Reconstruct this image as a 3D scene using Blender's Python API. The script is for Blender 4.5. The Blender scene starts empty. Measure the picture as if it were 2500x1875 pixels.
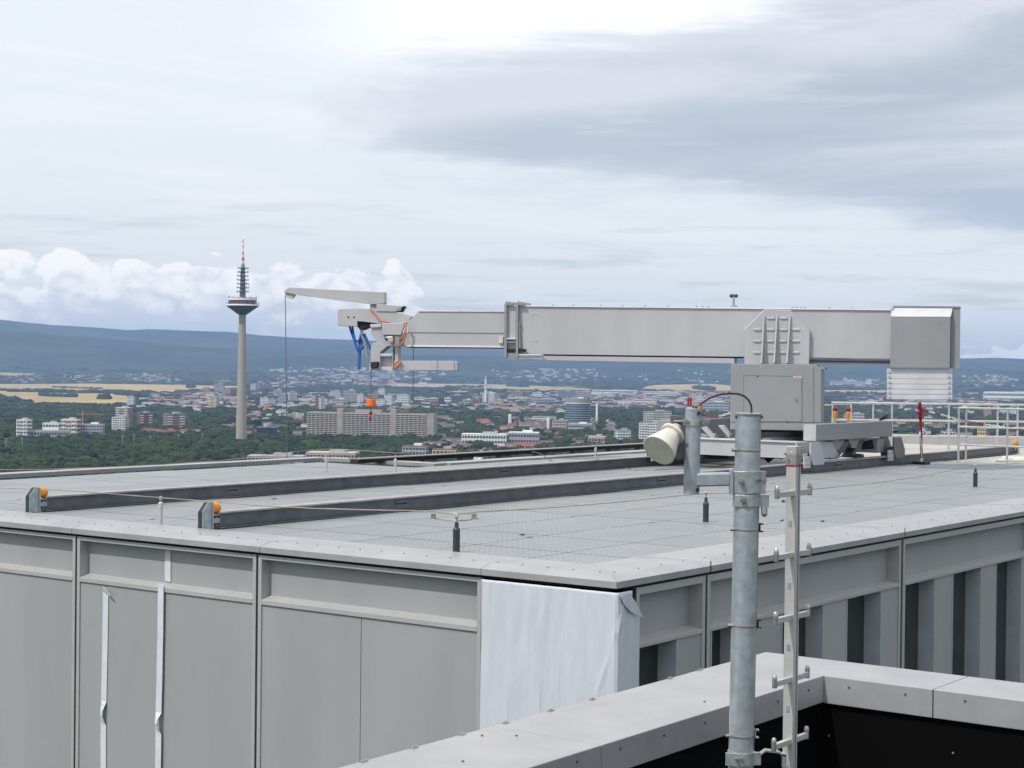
import bpy, bmesh, math, random
import numpy as np
from mathutils import Vector, Matrix, noise as mnoise
random.seed(7); rng = np.random.default_rng(7)
SC = bpy.context.scene
COL = SC.collection

# ------------------------------------------------------------------ camera
F = 4146.0; CX, CY = 1250.0, 937.5            # focal length in photo pixels (photo 2500 x 1875)
EYE = 1.75                                     # eye height over the big flat roof (z = 0)
PITCH = math.atan((CY - 902) / F); ROLL = 0.011
Xw = Vector((1, 0, 0)); UpC = Vector((0, math.sin(PITCH), math.cos(PITCH))); Fw = Vector((0, math.cos(PITCH), -math.sin(PITCH)))
CR = Xw * math.cos(ROLL) + UpC * math.sin(ROLL); CU = -Xw * math.sin(ROLL) + UpC * math.cos(ROLL)
C0 = Vector((0, 0, EYE))
cam = bpy.data.cameras.new('camera'); camo = bpy.data.objects.new('camera', cam); COL.objects.link(camo)
cam.sensor_width = 36; cam.lens = 36 * F / 2500; cam.clip_start = 0.1; cam.clip_end = 90000
camo.matrix_world = Matrix(((CR.x, CU.x, -Fw.x, 0), (CR.y, CU.y, -Fw.y, 0), (CR.z, CU.z, -Fw.z, EYE), (0, 0, 0, 1)))
SC.camera = camo

# ------------------------------------------------------------------ light
SUN_TO = Vector((-0.75, -0.65, 0)).normalized(); SUN_EL = math.radians(52)
SUN_DIR = Vector((SUN_TO.x * math.cos(SUN_EL), SUN_TO.y * math.cos(SUN_EL), math.sin(SUN_EL)))
sl = bpy.data.lights.new('sun', 'SUN'); sl.energy = 2.9; sl.angle = math.radians(0.8); sl.color = (1.0, 0.96, 0.9)
so = bpy.data.objects.new('sun', sl); COL.objects.link(so); so.rotation_euler = SUN_DIR.to_track_quat('Z', 'Y').to_euler()
SC.view_settings.view_transform = 'Standard'; SC.view_settings.look = 'None'
SC.view_settings.exposure = 0.0; SC.view_settings.gamma = 1.0; SC.view_settings.use_curve_mapping = False
SC.cycles.use_denoising = True
SC.cycles.max_bounces = 5; SC.cycles.diffuse_bounces = 3; SC.cycles.glossy_bounces = 3; SC.cycles.volume_bounces = 1
SC.cycles.transparent_max_bounces = 4; SC.cycles.caustics_reflective = False; SC.cycles.caustics_refractive = False

# --- world: sky texture with cloud layers laid over it in azimuth / elevation
W = bpy.data.worlds.new('World'); SC.world = W; W.use_nodes = True
nt = W.node_tree; nt.nodes.clear()
class NB:
    def __init__(s, nt): s.nt = nt
    def n(s, t, **kw):
        nd = s.nt.nodes.new(t)
        for k, v in kw.items(): setattr(nd, k, v)
        return nd
    def put(s, sock, v):
        if isinstance(v, (int, float)): sock.default_value = v
        elif isinstance(v, (tuple, list)): sock.default_value = tuple(v)
        else: s.nt.links.new(v, sock)
    def m(s, op, a, b=0.0, c=0.0, clamp=False):
        nd = s.n('ShaderNodeMath', operation=op, use_clamp=clamp)
        s.put(nd.inputs[0], a); s.put(nd.inputs[1], b); s.put(nd.inputs[2], c)
        return nd.outputs[0]
    def ss(s, x, lo, hi):
        nd = s.n('ShaderNodeMapRange', interpolation_type='SMOOTHSTEP')
        s.put(nd.inputs['Value'], x); s.put(nd.inputs['From Min'], lo); s.put(nd.inputs['From Max'], hi)
        return nd.outputs[0]
    def mix(s, f, a, b, bt='MIX'):
        nd = s.n('ShaderNodeMix', data_type='RGBA', blend_type=bt)
        s.put(nd.inputs[0], f)
        s.put(nd.inputs[6], a + (1,) if isinstance(a, tuple) and len(a) == 3 else a)
        s.put(nd.inputs[7], b + (1,) if isinstance(b, tuple) and len(b) == 3 else b)
        return nd.outputs[2]
    def vec(s, x, y, z=0.0):
        nd = s.n('ShaderNodeCombineXYZ'); s.put(nd.inputs[0], x); s.put(nd.inputs[1], y); s.put(nd.inputs[2], z); return nd.outputs[0]
    def noise(s, v, scale=1.0, detail=4.0, rough=0.5, dist=0.0):
        nd = s.n('ShaderNodeTexNoise'); s.put(nd.inputs['Vector'], v)
        nd.inputs['Scale'].default_value = scale; nd.inputs['Detail'].default_value = detail
        nd.inputs['Roughness'].default_value = rough; nd.inputs['Distortion'].default_value = dist
        return nd.outputs[0]
b = NB(nt)
tc = b.n('ShaderNodeTexCoord'); sp = b.n('ShaderNodeSeparateXYZ'); nt.links.new(tc.outputs['Generated'], sp.inputs[0])
gx, gy, gz = sp.outputs
AZ = b.m('MULTIPLY', b.m('ARCTAN2', gx, gy), 57.29578)          # degrees, 0 = camera heading, + to the right
EL = b.m('MULTIPLY', b.m('ARCSINE', gz), 57.29578)
sky = b.n('ShaderNodeTexSky', sky_type='NISHITA'); sky.sun_disc = False
sky.sun_elevation = SUN_EL; sky.sun_rotation = math.atan2(SUN_TO.x, SUN_TO.y) % (2 * math.pi)
K = 11.7                                                           # cloud values are divided by the background strength
def kc(r, g, bb): return (r * K, g * K, bb * K)
wob = b.noise(b.vec(b.m('MULTIPLY', AZ, 0.10), b.m('MULTIPLY', EL, 0.34)), 1.0, 5, 0.55, 0.3)
st1 = b.noise(b.vec(b.m('MULTIPLY', AZ, 0.055), b.m('ADD', b.m('MULTIPLY', EL, 0.62), b.m('MULTIPLY', AZ, 0.045)), 3.3), 1.0, 6, 0.55, 0.4)
st2 = b.noise(b.vec(b.m('MULTIPLY', AZ, 0.16), b.m('MULTIPLY', EL, 1.6), 8.1), 1.0, 5, 0.6, 0.2)
# thin high veil: pale blue-white with cyan streaks low down
veil = b.mix(b.ss(EL, 0.5, 9.0), kc(0.76, 0.78, 0.76), kc(0.76, 0.805, 0.84))
veil = b.mix(b.ss(EL, 9.0, 40.0), veil, kc(0.80, 0.84, 0.90))
veil = b.mix(b.m('MULTIPLY', b.ss(st1, 0.45, 0.70), 0.62), veil, kc(0.85, 0.87, 0.885))
lowstreak = b.m('MULTIPLY', b.ss(st2, 0.50, 0.68), b.m('SUBTRACT', 1.0, b.ss(EL, 3.0, 7.0)))
base = b.mix(b.m('MULTIPLY', lowstreak, 0.45), veil, sky.outputs[0])
# big grey bank opening to the right
azc = b.m('MINIMUM', b.m('MAXIMUM', AZ, -30.0), 34.0)
cen = b.m('ADD', 8.6, b.m('MULTIPLY', azc, 0.03))
hw = b.m('ADD', 2.5, b.m('MULTIPLY', azc, 0.15))
dist = b.m('SUBTRACT', hw, b.m('ABSOLUTE', b.m('SUBTRACT', EL, cen)))
dist = b.m('ADD', dist, b.m('MULTIPLY', b.m('SUBTRACT', wob, 0.5), 4.2))
dist = b.m('ADD', dist, b.m('MULTIPLY', b.m('SUBTRACT', st2, 0.5), 2.2))
bank = b.m('MULTIPLY', b.ss(dist, -0.5, 1.5), b.ss(b.m('ADD', AZ, b.m('MULTIPLY', b.m('SUBTRACT', wob, 0.5), 12)), -7.0, -3.2))
# brighter gap just above the bank
gap = b.m('MULTIPLY', b.ss(b.m('ADD', b.m('SUBTRACT', EL, cen), b.m('MULTIPLY', b.m('SUBTRACT', wob, 0.5), 3)), 0.5, 3.0), b.ss(b.m('ABSOLUTE', b.m('SUBTRACT', AZ, 3.0)), 13.0, 2.0))
base = b.mix(b.m('MULTIPLY', gap, 0.95), base, kc(1.05, 1.05, 1.04))
dk = b.noise(b.vec(b.m('MULTIPLY', AZ, 0.075), b.m('ADD', b.m('MULTIPLY', EL, 0.42), b.m('MULTIPLY', AZ, -0.03)), 5.7), 1.0, 5, 0.5, 0.5)
bankc = b.mix(b.ss(dk, 0.33, 0.66), kc(0.42, 0.485, 0.56), kc(0.65, 0.67, 0.725))
bankc = b.mix(b.m('MULTIPLY', b.ss(dist, 1.6, 0.2), 0.5), bankc, kc(0.70, 0.73, 0.81))
lobe = b.m('ADD', b.m('SUBTRACT', 1.0, b.m('ADD', b.m('POWER', b.m('DIVIDE', b.m('SUBTRACT', AZ, 4.0), 9.5), 2.0), b.m('POWER', b.m('DIVIDE', b.m('SUBTRACT', EL, b.m('ADD', 7.3, b.m('MULTIPLY', AZ, 0.07))), 1.15), 2.0))), b.m('MULTIPLY', b.m('SUBTRACT', dk, 0.5), 2.6))
bankc = b.mix(b.m('MULTIPLY', b.ss(lobe, -0.5, 1.1), 0.75), bankc, kc(0.40, 0.475, 0.555))
bankc = b.mix(b.m('MULTIPLY', b.ss(st2, 0.52, 0.72), 0.35), bankc, kc(0.72, 0.74, 0.78))
base = b.mix(b.m('MULTIPLY', bank, 0.95), base, bankc)
# darker small bank low on the right
d2 = b.m('ADD', b.m('SUBTRACT', 1.0, b.m('ADD', b.m('POWER', b.m('DIVIDE', b.m('SUBTRACT', AZ, 17.5), 7.0), 2.0), b.m('POWER', b.m('DIVIDE', b.m('SUBTRACT', EL, 5.4), 0.9), 2.0))), b.m('MULTIPLY', b.m('SUBTRACT', wob, 0.5), 2.2))
base = b.mix(b.m('MULTIPLY', b.ss(d2, 0.0, 1.0), 0.75), base, kc(0.43, 0.50, 0.60))
# cumulus over the hills
cn1 = b.noise(b.vec(b.m('MULTIPLY', AZ, 0.36), b.m('MULTIPLY', EL, 0.5), 1.9), 1.0, 8, 0.58, 0.1)
cn2 = b.noise(b.vec(b.m('MULTIPLY', AZ, 1.1), b.m('MULTIPLY', EL, 1.35), 4.4), 1.0, 7, 0.6, 0.0)
topl = b.m('ADD', 0.55, b.m('MULTIPLY', b.ss(AZ, -1.6, -4.2), 2.75))
topl = b.m('ADD', topl, b.m('MULTIPLY', b.ss(AZ, 16.0, 22.0), 0.8))
def bill(sx, sy, zz):          # rounded lumps with sharp creases
    tot = None
    for k_, (fq, am) in enumerate(((1.0, 0.56), (2.1, 0.28), (4.3, 0.11), (8.9, 0.03))):
        n_ = b.noise(b.vec(b.m('MULTIPLY', AZ, sx * fq), b.m('MULTIPLY', EL, sy * fq), zz + k_ * 3.1), 1.0, 0.0, 0.5)
        a_ = b.m('MULTIPLY', b.m('ABSOLUTE', b.m('SUBTRACT', n_, 0.5)), 2.0 * am * 2.2)
        tot = a_ if tot is None else b.m('ADD', tot, a_)
    return tot
pf = bill(0.55, 0.72, 2.2)
cd = b.m('ADD', b.m('SUBTRACT', topl, EL), b.m('ADD', b.m('MULTIPLY', b.m('SUBTRACT', cn1, 0.5), 3.0), b.m('MULTIPLY', b.m('SUBTRACT', pf, 0.35), 1.5)))
cd = b.m('SUBTRACT', b.m('ADD', cd, b.m('MULTIPLY', b.m('SUBTRACT', cn2, 0.5), 1.0)), b.m('MULTIPLY', b.m('MAXIMUM', b.m('SUBTRACT', EL, b.m('ADD', topl, 0.4)), 0.0), 4.0))
cum = b.ss(cd, 0.0, 0.32)
pf2 = bill(0.8, 1.05, 6.2)
shade = b.m('ADD', b.m('MULTIPLY', cd, 0.38), b.m('SUBTRACT', 0.50, b.m('ADD', b.m('MULTIPLY', pf2, 0.8), b.m('MULTIPLY', pf, 0.5))))
cumc = b.mix(b.ss(shade, -0.05, 0.75), kc(1.02, 1.0, 0.95), kc(0.66, 0.69, 0.72))
base = b.mix(b.m('MULTIPLY', cum, 0.9), base, cumc)
# below the horizon: dull ground tone
base = b.mix(b.ss(EL, -0.5, -3.0), base, kc(0.12, 0.14, 0.15))
bg = b.n('ShaderNodeBackground'); nt.links.new(base, bg.inputs[0]); bg.inputs[1].default_value = 0.1
wo = b.n('ShaderNodeOutputWorld'); nt.links.new(bg.outputs[0], wo.inputs[0])

# ------------------------------------------------------------------ helpers
AZU = math.radians(36.328)
U = Vector((math.sin(AZU), math.cos(AZU), 0)); V = Vector((-math.cos(AZU), math.sin(AZU), 0)); Z = Vector((0, 0, 1))
def P(u, v, z=0.0): return U * u + V * v + Z * z
def ray(x, y): return Fw * F + CR * (x - CX) + CU * (CY - y)
def onz(x, y, z=0.0):
    d = ray(x, y); return C0 + d * ((z - EYE) / d.z)
def onpl(x, y, N, c):
    d = ray(x, y); return C0 + d * ((c - C0.dot(N)) / d.dot(N))
def atD(x, y, D):
    d = ray(x, y); return C0 + d * (D / d.y)

MATS = {}
def mat(name, col, rough=0.6, metal=0.0, var=0.08, vscale=3.0, bump=0.0, bscale=40.0, stretch=None, spec=0.5, dirt=0.0):
    if name in MATS: return MATS[name]
    m = bpy.data.materials.new(name); m.use_nodes = True; t = m.node_tree; n = NB(t)
    bs = t.nodes['Principled BSDF']; bs.inputs['Roughness'].default_value = rough; bs.inputs['Metallic'].default_value = metal
    bs.inputs['Specular IOR Level'].default_value = spec
    co = n.n('ShaderNodeTexCoord').outputs['Object']
    if stretch:
        mp = n.n('ShaderNodeMapping'); mp.inputs['Scale'].default_value = stretch; t.links.new(co, mp.inputs[0]); co = mp.outputs[0]
    nz = n.noise(co, vscale, 6, 0.6)
    a = tuple(c * (1 - var) for c in col); c2 = tuple(min(1, c * (1 + var)) for c in col)
    c = n.mix(n.ss(nz, 0.3, 0.7), a, c2)
    if dirt:
        dz = n.noise(co, vscale * 0.35, 8, 0.7); c = n.mix(n.m('MULTIPLY', n.ss(dz, 0.5, 0.8), dirt), c, tuple(x * 0.6 for x in col))
    t.links.new(c, bs.inputs['Base Color'])
    rz = n.m('ADD', rough - 0.06, n.m('MULTIPLY', nz, 0.12)); t.links.new(rz, bs.inputs['Roughness'])
    if bump:
        bp = n.n('ShaderNodeBump'); bp.inputs['Strength'].default_value = bump; bp.inputs['Distance'].default_value = 0.01
        t.links.new(n.noise(co, bscale, 4, 0.6), bp.inputs['Height']); t.links.new(bp.outputs[0], bs.inputs['Normal'])
    MATS[name] = m; return m

WLOC = {}
class MB:
    def __init__(s): s.v = []; s.f = []
    def add(s, vs, fs):
        k = len(s.v); s.v += [Vector(x) for x in vs]; s.f += [tuple(i + k for i in f) for f in fs]; return s
    def hexa(s, p8):                       # bottom 4 then top 4
        return s.add(p8, [(3, 2, 1, 0), (4, 5, 6, 7), (0, 1, 5, 4), (1, 2, 6, 5), (2, 3, 7, 6), (3, 0, 4, 7)])
    def box(s, c, ax, ay, az):             # centre + half axes
        p = [c - ax - ay - az, c + ax - ay - az, c + ax + ay - az, c - ax + ay - az]
        return s.hexa(p + [q + 2 * az for q in p])
    def ub(s, u0, u1, v0, v1, z0, z1):     # box in roof axes
        p = [P(u0, v0, z0), P(u1, v0, z0), P(u1, v1, z0), P(u0, v1, z0)]
        return s.hexa(p + [q + Z * (z1 - z0) for q in p])
    def prism(s, poly, vec):
        n = len(poly); poly = [Vector(p) for p in poly]
        return s.add(poly + [p + vec for p in poly], [tuple(range(n - 1, -1, -1)), tuple(range(n, 2 * n))] + [(i, (i + 1) % n, n + (i + 1) % n, n + i) for i in range(n)])
    def cyl(s, p0, p1, r0, r1=None, n=16, cap=True):
        r1 = r0 if r1 is None else r1; p0 = Vector(p0); p1 = Vector(p1); d = (p1 - p0).normalized()
        a = d.orthogonal().normalized(); c = d.cross(a)
        r = [(a * math.cos(2 * math.pi * i / n) + c * math.sin(2 * math.pi * i / n)) for i in range(n)]
        fs = [(i, (i + 1) % n, n + (i + 1) % n, n + i) for i in range(n)]
        if cap: fs += [tuple(range(n - 1, -1, -1)), tuple(range(n, 2 * n))]
        return s.add([p0 + x * r0 for x in r] + [p1 + x * r1 for x in r], fs)
    def lathe(s, c, prof, n=24, axis=Z):
        d = axis.normalized(); a = d.orthogonal().normalized(); e = d.cross(a); vs = []
        for (r, h) in prof:
            for i in range(n):
                t = 2 * math.pi * i / n; vs.append(c + d * h + (a * math.cos(t) + e * math.sin(t)) * max(r, 1e-4))
        fs = [(j * n + i, j * n + (i + 1) % n, (j + 1) * n + (i + 1) % n, (j + 1) * n + i) for j in range(len(prof) - 1) for i in range(n)]
        fs += [tuple(range(n - 1, -1, -1)), tuple(range((len(prof) - 1) * n, len(prof) * n))]
        return s.add(vs, fs)
    def tube(s, pts, r, n=8):
        pts = [Vector(p) for p in pts]; k = len(pts); vs = []; prev = None
        for i, p in enumerate(pts):
            d = (pts[min(i + 1, k - 1)] - pts[max(i - 1, 0)]).normalized()
            a = d.orthogonal().normalized() if prev is None else (prev - d * prev.dot(d)).normalized()
            prev = a; c = d.cross(a)
            vs += [p + (a * math.cos(2 * math.pi * j / n) + c * math.sin(2 * math.pi * j / n)) * r for j in range(n)]
        fs = [(i * n + j, i * n + (j + 1) % n, (i + 1) * n + (j + 1) % n, (i + 1) * n + j) for i in range(k - 1) for j in range(n)]
        fs += [tuple(range(n - 1, -1, -1)), tuple(range((k - 1) * n, k * n))]
        return s.add(vs, fs)
    def build(s, name, m, parent=None, smooth=False, loc=None, bevel=0.0, label=None, kind=None):
        L = Vector(loc) if loc is not None else Vector((0, 0, 0))
        W0 = WLOC.get(parent.name, Vector((0, 0, 0))) if parent else Vector((0, 0, 0))
        me = bpy.data.meshes.new(name)
        org = L if loc is not None else W0
        me.from_pydata([tuple(v - org) for v in s.v], [], s.f); me.validate(); me.update()
        bm = bmesh.new(); bm.from_mesh(me); bmesh.ops.recalc_face_normals(bm, faces=bm.faces); bm.to_mesh(me); bm.free()
        me.materials.append(m)
        if smooth:
            me.polygons.foreach_set('use_smooth', [True] * len(me.polygons))
            try: me.set_sharp_from_angle(angle=math.radians(35))
            except Exception: pass
        o = bpy.data.objects.new(name, me); COL.objects.link(o)
        if parent: o.parent = parent
        o.location = org - W0 if parent else org
        WLOC[o.name] = org
        if bevel:
            md = o.modifiers.new('bevel', 'BEVEL'); md.width = bevel; md.segments = 2; md.limit_method = 'ANGLE'
        if label: o['label'] = label
        if kind: o['kind'] = kind
        return o
def tag(o, label, cat, group=None, kind=None):
    if label: o['label'] = label
    if cat: o['category'] = cat
    if group: o['group'] = group
    if kind: o['kind'] = kind
    return o
def empty(name, loc, label, cat, group=None):
    o = bpy.data.objects.new(name, None); COL.objects.link(o); o.location = loc; WLOC[o.name] = Vector(loc); o.empty_display_size = 0.2
    return tag(o, label, cat, group)
def inst(src, parent, world):               # a copy sharing mesh data
    c = src.copy(); COL.objects.link(c); c.parent = parent
    W0 = WLOC.get(parent.name, Vector((0, 0, 0))) if parent else Vector((0, 0, 0))
    c.location = Vector(world) - W0; WLOC[c.name] = Vector(world); return c

# ------------------------------------------------------------------ materials
def boost(r, g, bb): return (r, g, bb)
M_cop = mat('aluminium_coping', (0.38, 0.38, 0.39), 0.40, 0.25, 0.09, 2.2, dirt=0.22)
M_fr = mat('facade_frame_aluminium', (0.445, 0.443, 0.437), 0.45, 0.2, 0.03, 3)
M_pan = mat('facade_panel_grey', (0.355, 0.36, 0.366), 0.5, 0.1, 0.05, 1.3, stretch=(1, 1, 0.18), dirt=0.14)
M_gap = mat('flat_black', (0.012, 0.014, 0.014), 0.8)
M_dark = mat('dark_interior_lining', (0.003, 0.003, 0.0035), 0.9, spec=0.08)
M_seam = mat('dark_seam_steel', (0.02, 0.02, 0.022), 0.4, 0.3)
M_foilp = mat('blue_white_protective_foil', (0.56, 0.595, 0.65), 0.42, 0.0, 0.04, 2.5, bump=0.9, bscale=7, stretch=(3, 3, 0.35))
M_tape = mat('pale_foil_tape', (0.60, 0.66, 0.70), 0.5, 0.0, 0.05, 6, bump=0.3, bscale=20)
M_rail = mat('galvanised_rail_steel', (0.15, 0.16, 0.173), 0.5, 0.45, 0.18, 4, dirt=0.35, bump=0.1)
M_railt = mat('worn_rail_head', (0.42, 0.40, 0.39), 0.38, 0.5, 0.15, 6)
M_galv = mat('galvanised_steel', (0.46, 0.505, 0.54), 0.30, 0.5, 0.12, 22, bump=0.08, bscale=60, dirt=0.12)
M_galv2 = mat('galvanised_clamp', (0.42, 0.45, 0.465), 0.40, 0.6, 0.2, 14, bump=0.1)
M_paint = mat('light_grey_crane_paint', (0.47, 0.47, 0.485), 0.42, 0.1, 0.05, 1.6, stretch=(1, 1, 0.3), dirt=0.10)
M_paintd = mat('mid_grey_machine_paint', (0.29, 0.295, 0.305), 0.5, 0.1, 0.05, 1.5, dirt=0.1)
M_paintw = mat('pale_ballast_paint', (0.58, 0.585, 0.60), 0.45, 0.1, 0.07, 3, dirt=0.2)
M_blk = mat('black_rubber', (0.02, 0.02, 0.022), 0.6)
M_postblk = mat('black_plastic_sleeve', (0.03, 0.036, 0.045), 0.45)
M_orange = mat('orange_buffer_rubber', (0.72, 0.28, 0.02), 0.6, 0, 0.12, 12)
M_orw = mat('orange_weight_paint', (0.85, 0.17, 0.015), 0.5)
M_alu = mat('bright_aluminium', (0.60, 0.59, 0.58), 0.33, 0.6, 0.08, 8)
M_alum = mat('ladder_aluminium', (0.56, 0.55, 0.53), 0.4, 0.35, 0.06, 5)
M_ss = mat('stainless_fitting', (0.45, 0.42, 0.38), 0.3, 0.8, 0.15, 20)
M_wire = mat('conductor_wire', (0.40, 0.34, 0.26), 0.45, 0.6, 0.2, 3)
M_horn = mat('weathered_cream_plastic', (0.70, 0.66, 0.58), 0.55, 0, 0.1, 14, dirt=0.3)
M_red = mat('red_plastic', (0.30, 0.008, 0.014), 0.45)
M_white = mat('white_paint_and_glint', (0.78, 0.77, 0.74), 0.5)
M_blue = mat('blue_strap', (0.02, 0.10, 0.36), 0.7, 0, 0.15, 6)
M_cab = mat('orange_cable', (0.60, 0.14, 0.04), 0.5)
M_yel = mat('amber_lens', (0.72, 0.29, 0.01), 0.3)
M_blkcab = mat('black_cable', (0.03, 0.024, 0.024), 0.45)
M_deck = mat('pale_screed_deck', (0.44, 0.42, 0.38), 0.8, 0, 0.08, 1.0, dirt=0.2)
M_glass = mat('dark_window_glass', (0.015, 0.02, 0.022), 0.06, 0.0, 0.1, 1, spec=0.9)

# grating: fine bars read through colour and bump on real panels
def grating_mat():
    m = bpy.data.materials.new('steel_grating'); m.use_nodes = True; t = m.node_tree; n = NB(t); bs = t.nodes['Principled BSDF']
    geo = n.n('ShaderNodeNewGeometry').outputs['Position']
    mp = n.n('ShaderNodeMapping'); mp.inputs['Rotation'].default_value = (0, 0, AZU); t.links.new(geo, mp.inputs[0])
    s = n.n('ShaderNodeSeparateXYZ'); t.links.new(mp.outputs[0], s.inputs[0])
    wa = n.m('ABSOLUTE', n.m('SINE', n.m('MULTIPLY', s.outputs[0], math.pi / 0.066)))
    wb = n.m('ABSOLUTE', n.m('SINE', n.m('MULTIPLY', s.outputs[1], math.pi / 0.09)))
    g = n.m('MULTIPLY', n.ss(wa, 0.15, 0.75), n.ss(wb, 0.1, 0.55))
    nz = n.noise(geo, 0.9, 6, 0.65); n2 = n.noise(geo, 6.0, 5, 0.7)
    oi = n.n('ShaderNodeObjectInfo').outputs['Random']
    c = n.mix(n.ss(nz, 0.25, 0.75), (0.335, 0.355, 0.37), (0.41, 0.425, 0.435))
    c = n.mix(n.m('MULTIPLY', n.ss(n2, 0.55, 0.8), 0.35), c, (0.23, 0.245, 0.26))
    c = n.mix(n.m('MULTIPLY', oi, 0.3), c, (0.25, 0.27, 0.285))
    c = n.mix(n.m('MULTIPLY', g, 0.62), c, (0.15, 0.16, 0.175))
    t.links.new(c, bs.inputs['Base Color']); bs.inputs['Roughness'].default_value = 0.55; bs.inputs['Metallic'].default_value = 0.25
    bp = n.n('ShaderNodeBump'); bp.inputs['Strength'].default_value = 0.25; bp.inputs['Distance'].default_value = 0.004; bp.invert = True
    t.links.new(g, bp.inputs['Height']); t.links.new(bp.outputs[0], bs.inputs['Normal'])
    return m
M_grat = grating_mat()

# ------------------------------------------------------------------ terrain
GZ = -128.0
def ssn(a, b_, x):
    t = np.clip((x - a) / (b_ - a), 0, 1); return t * t * (3 - 2 * t)
RX = [-9000, -3500, -900, 0, 124, 312, 362, 550, 636, 800, 913, 1300, 1900, 2180, 2350, 2420, 2500, 3000, 5000, 9000]
RE = [40, 70, 95, 102, 90, 82, 86.5, 84, 75.5, 69, 67, 55, 42, 33, 37, 40, 37, 30, 45, 40]
NX = [-9000, -900, 0, 250, 480, 900, 1500, 2500, 4000, 9000]
NE = [30, 60, 78, 62, 44, 34, 26, 16, 20, 30]
def px_of_az(az):                 # photo column of an azimuth (radians)
    a = np.clip(az, -1.12, 1.12); return 1250 + F * np.tan(a)
def wav(x, y, s, k): return np.sin(x / s + k) * np.cos(y / (s * 1.3) + 2.1 * k) + 0.5 * np.sin(x / (s * .43) - y / (s * .57) + k * 3)
def terr(x, y):
    x = np.asarray(x, float); y = np.asarray(y, float)
    D = np.hypot(x, y); az = np.arctan2(x, y); px = px_of_az(az)
    eye = EYE
    z = GZ + 46 * ssn(9500, 14000, D)
    z1 = eye + 16500 * np.interp(px, NX, NE) / F; z2 = eye + 20500 * np.interp(px, RX, RE) / F
    rough = wav(x, y, 900, 1.0) * 9 + wav(x, y, 310, 2.0) * 4
    hill1 = (z1 + 82) * ssn(13200, 16500, D) * (1 - 0.45 * ssn(16500, 18000, D))
    hill2 = (z2 + 82) * ssn(15500, 20500, D)
    return z + np.maximum(hill1, hill2) + (rough + (wav(x, y, 2100, 4.0) + 0.6 * wav(x, y, 1150, 7.0)) * 26 * (1 - ssn(18600, 20200, D))) * ssn(13800, 16500, D) * 0.8
def hit(px, py, dz=0.0):
    d = ray(px, py); d = d / d.y
    t = np.concatenate([np.arange(800, 6000, 10), np.arange(6000, 24000, 25)]).astype(float)
    h = EYE + d.z * t - terr(d.x * t, t) - dz
    i = np.argmax(h < 0)
    if i == 0: i = len(t) - 1
    return Vector((d.x * t[i], t[i], float(terr(d.x * t[i], t[i]))))
azs = np.unique(np.concatenate([np.radians(np.linspace(-24, 24, 260)), np.radians(np.linspace(24, 336, 60))]))[:-1]
rad = np.concatenate([[20, 200, 500, 900], np.linspace(1300, 9500, 24), np.linspace(9900, 24500, 130)])
TX = (rad[:, None] * np.sin(azs)[None, :]); TY = rad[:, None] * np.cos(azs)[None, :]; TZ = terr(TX, TY)
na = len(azs); nr = len(rad)
tv = np.stack([TX, TY, TZ], -1).reshape(-1, 3).tolist(); tf = [(i * na + j, i * na + (j + 1) % na, (i + 1) * na + (j + 1) % na, (i + 1) * na + j) for i in range(nr - 1) for j in range(na)]
tf.append(tuple(range(na)))
gm = bpy.data.meshes.new('ground'); gm.from_pydata(tv, [], tf); gm.update()
gm.polygons.foreach_set('use_smooth', [True] * len(gm.polygons))
ground = bpy.data.objects.new('ground', gm); COL.objects.link(ground); ground['kind'] = 'structure'
def ground_mat():
    m = bpy.data.materials.new('wooded_plain_and_hills'); m.use_nodes = True; t = m.node_tree; n = NB(t); bs = t.nodes['Principled BSDF']
    geo = n.n('ShaderNodeNewGeometry').outputs['Position']
    a = n.noise(geo, 0.0021, 8, 0.65); c = n.noise(geo, 0.011, 6, 0.65); e = n.noise(geo, 0.045, 4, 0.7)
    col = n.mix(n.ss(a, 0.35, 0.65), (0.026, 0.045, 0.022), (0.05, 0.072, 0.034))
    col = n.mix(n.m('MULTIPLY', n.ss(c, 0.45, 0.7), 0.8), col, (0.018, 0.034, 0.02))
    col = n.mix(n.m('MULTIPLY', n.ss(e, 0.5, 0.75), 0.6), col, (0.065, 0.085, 0.045))
    D_ = n.n('ShaderNodeVectorMath', operation='LENGTH'); t.links.new(geo, D_.inputs[0])
    hl = n.ss(D_.outputs['Value'], 12500, 15500)
    fst = n.mix(n.ss(n.noise(geo, 0.0011, 8, 0.7), 0.38, 0.62), (0.012, 0.026, 0.016), (0.040, 0.060, 0.028))
    col = n.mix(hl, col, fst)
    t.links.new(col, bs.inputs['Base Color']); bs.inputs['Roughness'].default_value = 1.0; bs.inputs['Specular IOR Level'].default_value = 0.0
    bp = n.n('ShaderNodeBump'); bp.inputs['Strength'].default_value = 1.0; bp.inputs['Distance'].default_value = 25.0
    t.links.new(n.noise(geo, 0.016, 5, 0.7), bp.inputs['Height']); t.links.new(bp.outputs[0], bs.inputs['Normal'])
    return m
gm.materials.append(ground_mat())

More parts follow.
